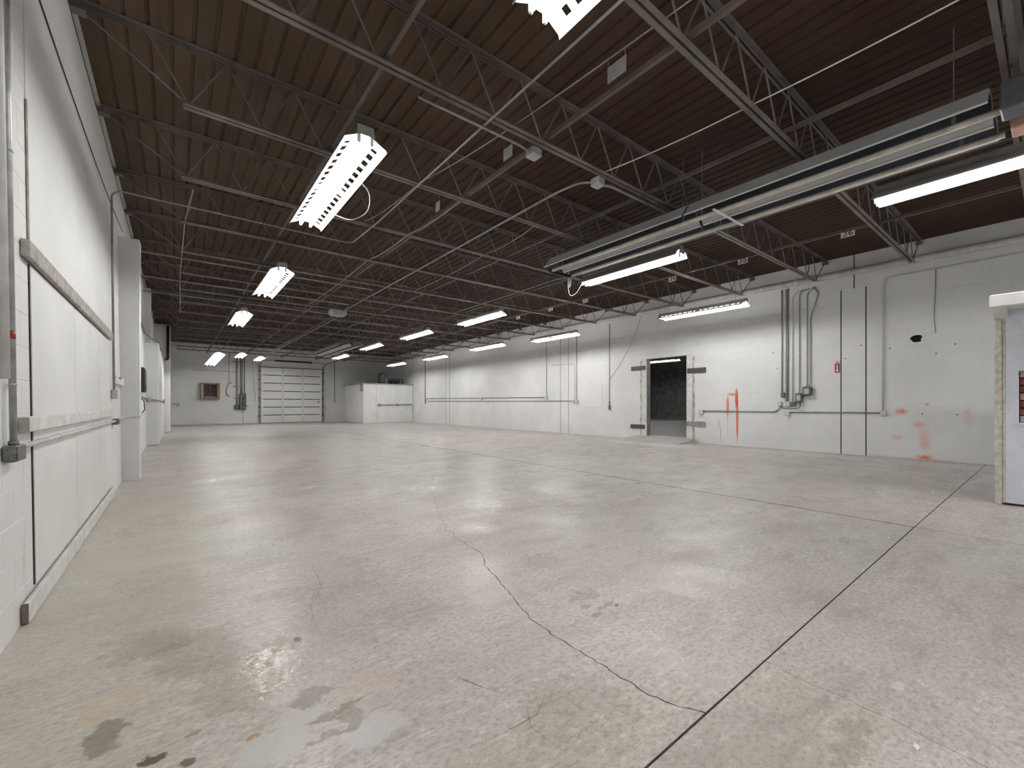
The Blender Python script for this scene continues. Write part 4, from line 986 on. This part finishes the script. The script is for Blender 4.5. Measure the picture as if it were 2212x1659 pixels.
# ------------------------------------------------------------------ enclosure at the right picture edge
en = thing('white_enclosure', (9.2, -1.2, 0), 'white panelled enclosure with overhanging cap at the right picture edge', 'enclosure')
xf = 8.30
mb = MB(); 
for (a, b, z0, z1) in ((.36, .47, .03, 2.5), (-3.0, -.25, .03, 2.5), (-.25, .36, .03, 1.04), (-.25, .36, 1.70, 2.5)): mb.box(xf, xf + .10, a, b, z0, z1)
mb.build('wall_panel', M_PANELB, en)
MB().box(xf + .1, 10.2, .36, .46, 0.03, 2.5).build('return_wall', M_PANELB, en)
MB().box(10.1, 10.2, -3.0, .36, .03, 2.5).build('back_wall', M_PANELB, en)
MB().cbox(xf - .03, xf + .10, .472, .535, .0, 2.37, .008).build('edge_timber', M_EDGE, en)
MB().cbox(xf - .012, xf + .02, .445, .471, .03, 2.46, .004).build('edge_bead', M_EDGE, en)
MB().cbox(7.95, 10.4, -3.1, .56, 2.475, 2.63, .012).build('cap', M_CAP, en)
MB().prism([(7.97, 2.474), (8.30, 2.474), (8.30, 2.36)], 'y', .42, .54).build('soffit_bracket', M_CAP, en)
MB().box(xf + .01, 10.1, -3.0, .46, .0, .03).build('sill_plate', M_GROOVE, en)
wf = MB()
wf.box(xf - .012, xf + .16, .335, .362, 1.02, 1.72); wf.box(xf - .012, xf + .16, -.26, -.235, 1.02, 1.72); wf.box(xf - .012, xf + .16, -.235, .335, 1.02, 1.045); wf.box(xf - .012, xf + .16, -.235, .335, 1.695, 1.72)
wf.build('window_frame', M_PANELB, en)
MB().box(xf + .22, xf + .26, -.4, .355, .95, 1.8).build('dark_backing', M_BLK, en)
bk = 0; z = 1.046
while z < 1.66:
    for y in (.12, -.12):
        MB().cbox(xf + .10, xf + .20, y, y + .21, z, z + .085, .006).build('brick', M_BRICK if bk % 3 else M_BRICKL, en); bk += 1
    z += .095
# bits of litter on the floor
for i, (x, y, a, lb) in enumerate(((2.17, .335, .6, 'white paper scrap on the floor at the bottom right'), (5.35, 1.02, .2, 'small white flake on the floor beside the long joint'), (8.6, 1.15, .3, 'tiny white flake on the far floor joint'))):
    mb = MB(); w = .018 if i == 0 else .03
    mb.add([(x - w, y - w * .4, .002), (x + w * .6, y - w * .5, .003), (x + w * 1.1, y + w * .3, .006), (x - w * .2, y + w * .5, .002), (x - w, y - w * .4, .0045), (x + w * .6, y - w * .5, .0055), (x + w * 1.1, y + w * .3, .009), (x - w * .2, y + w * .5, .005)],
           [(0, 3, 2, 1), (4, 5, 6, 7), (0, 1, 5, 4), (1, 2, 6, 5), (2, 3, 7, 6), (3, 0, 4, 7)])
    tag(mb.build('paper_scrap', M_WHITE), lb, 'litter', 'scraps on the floor')
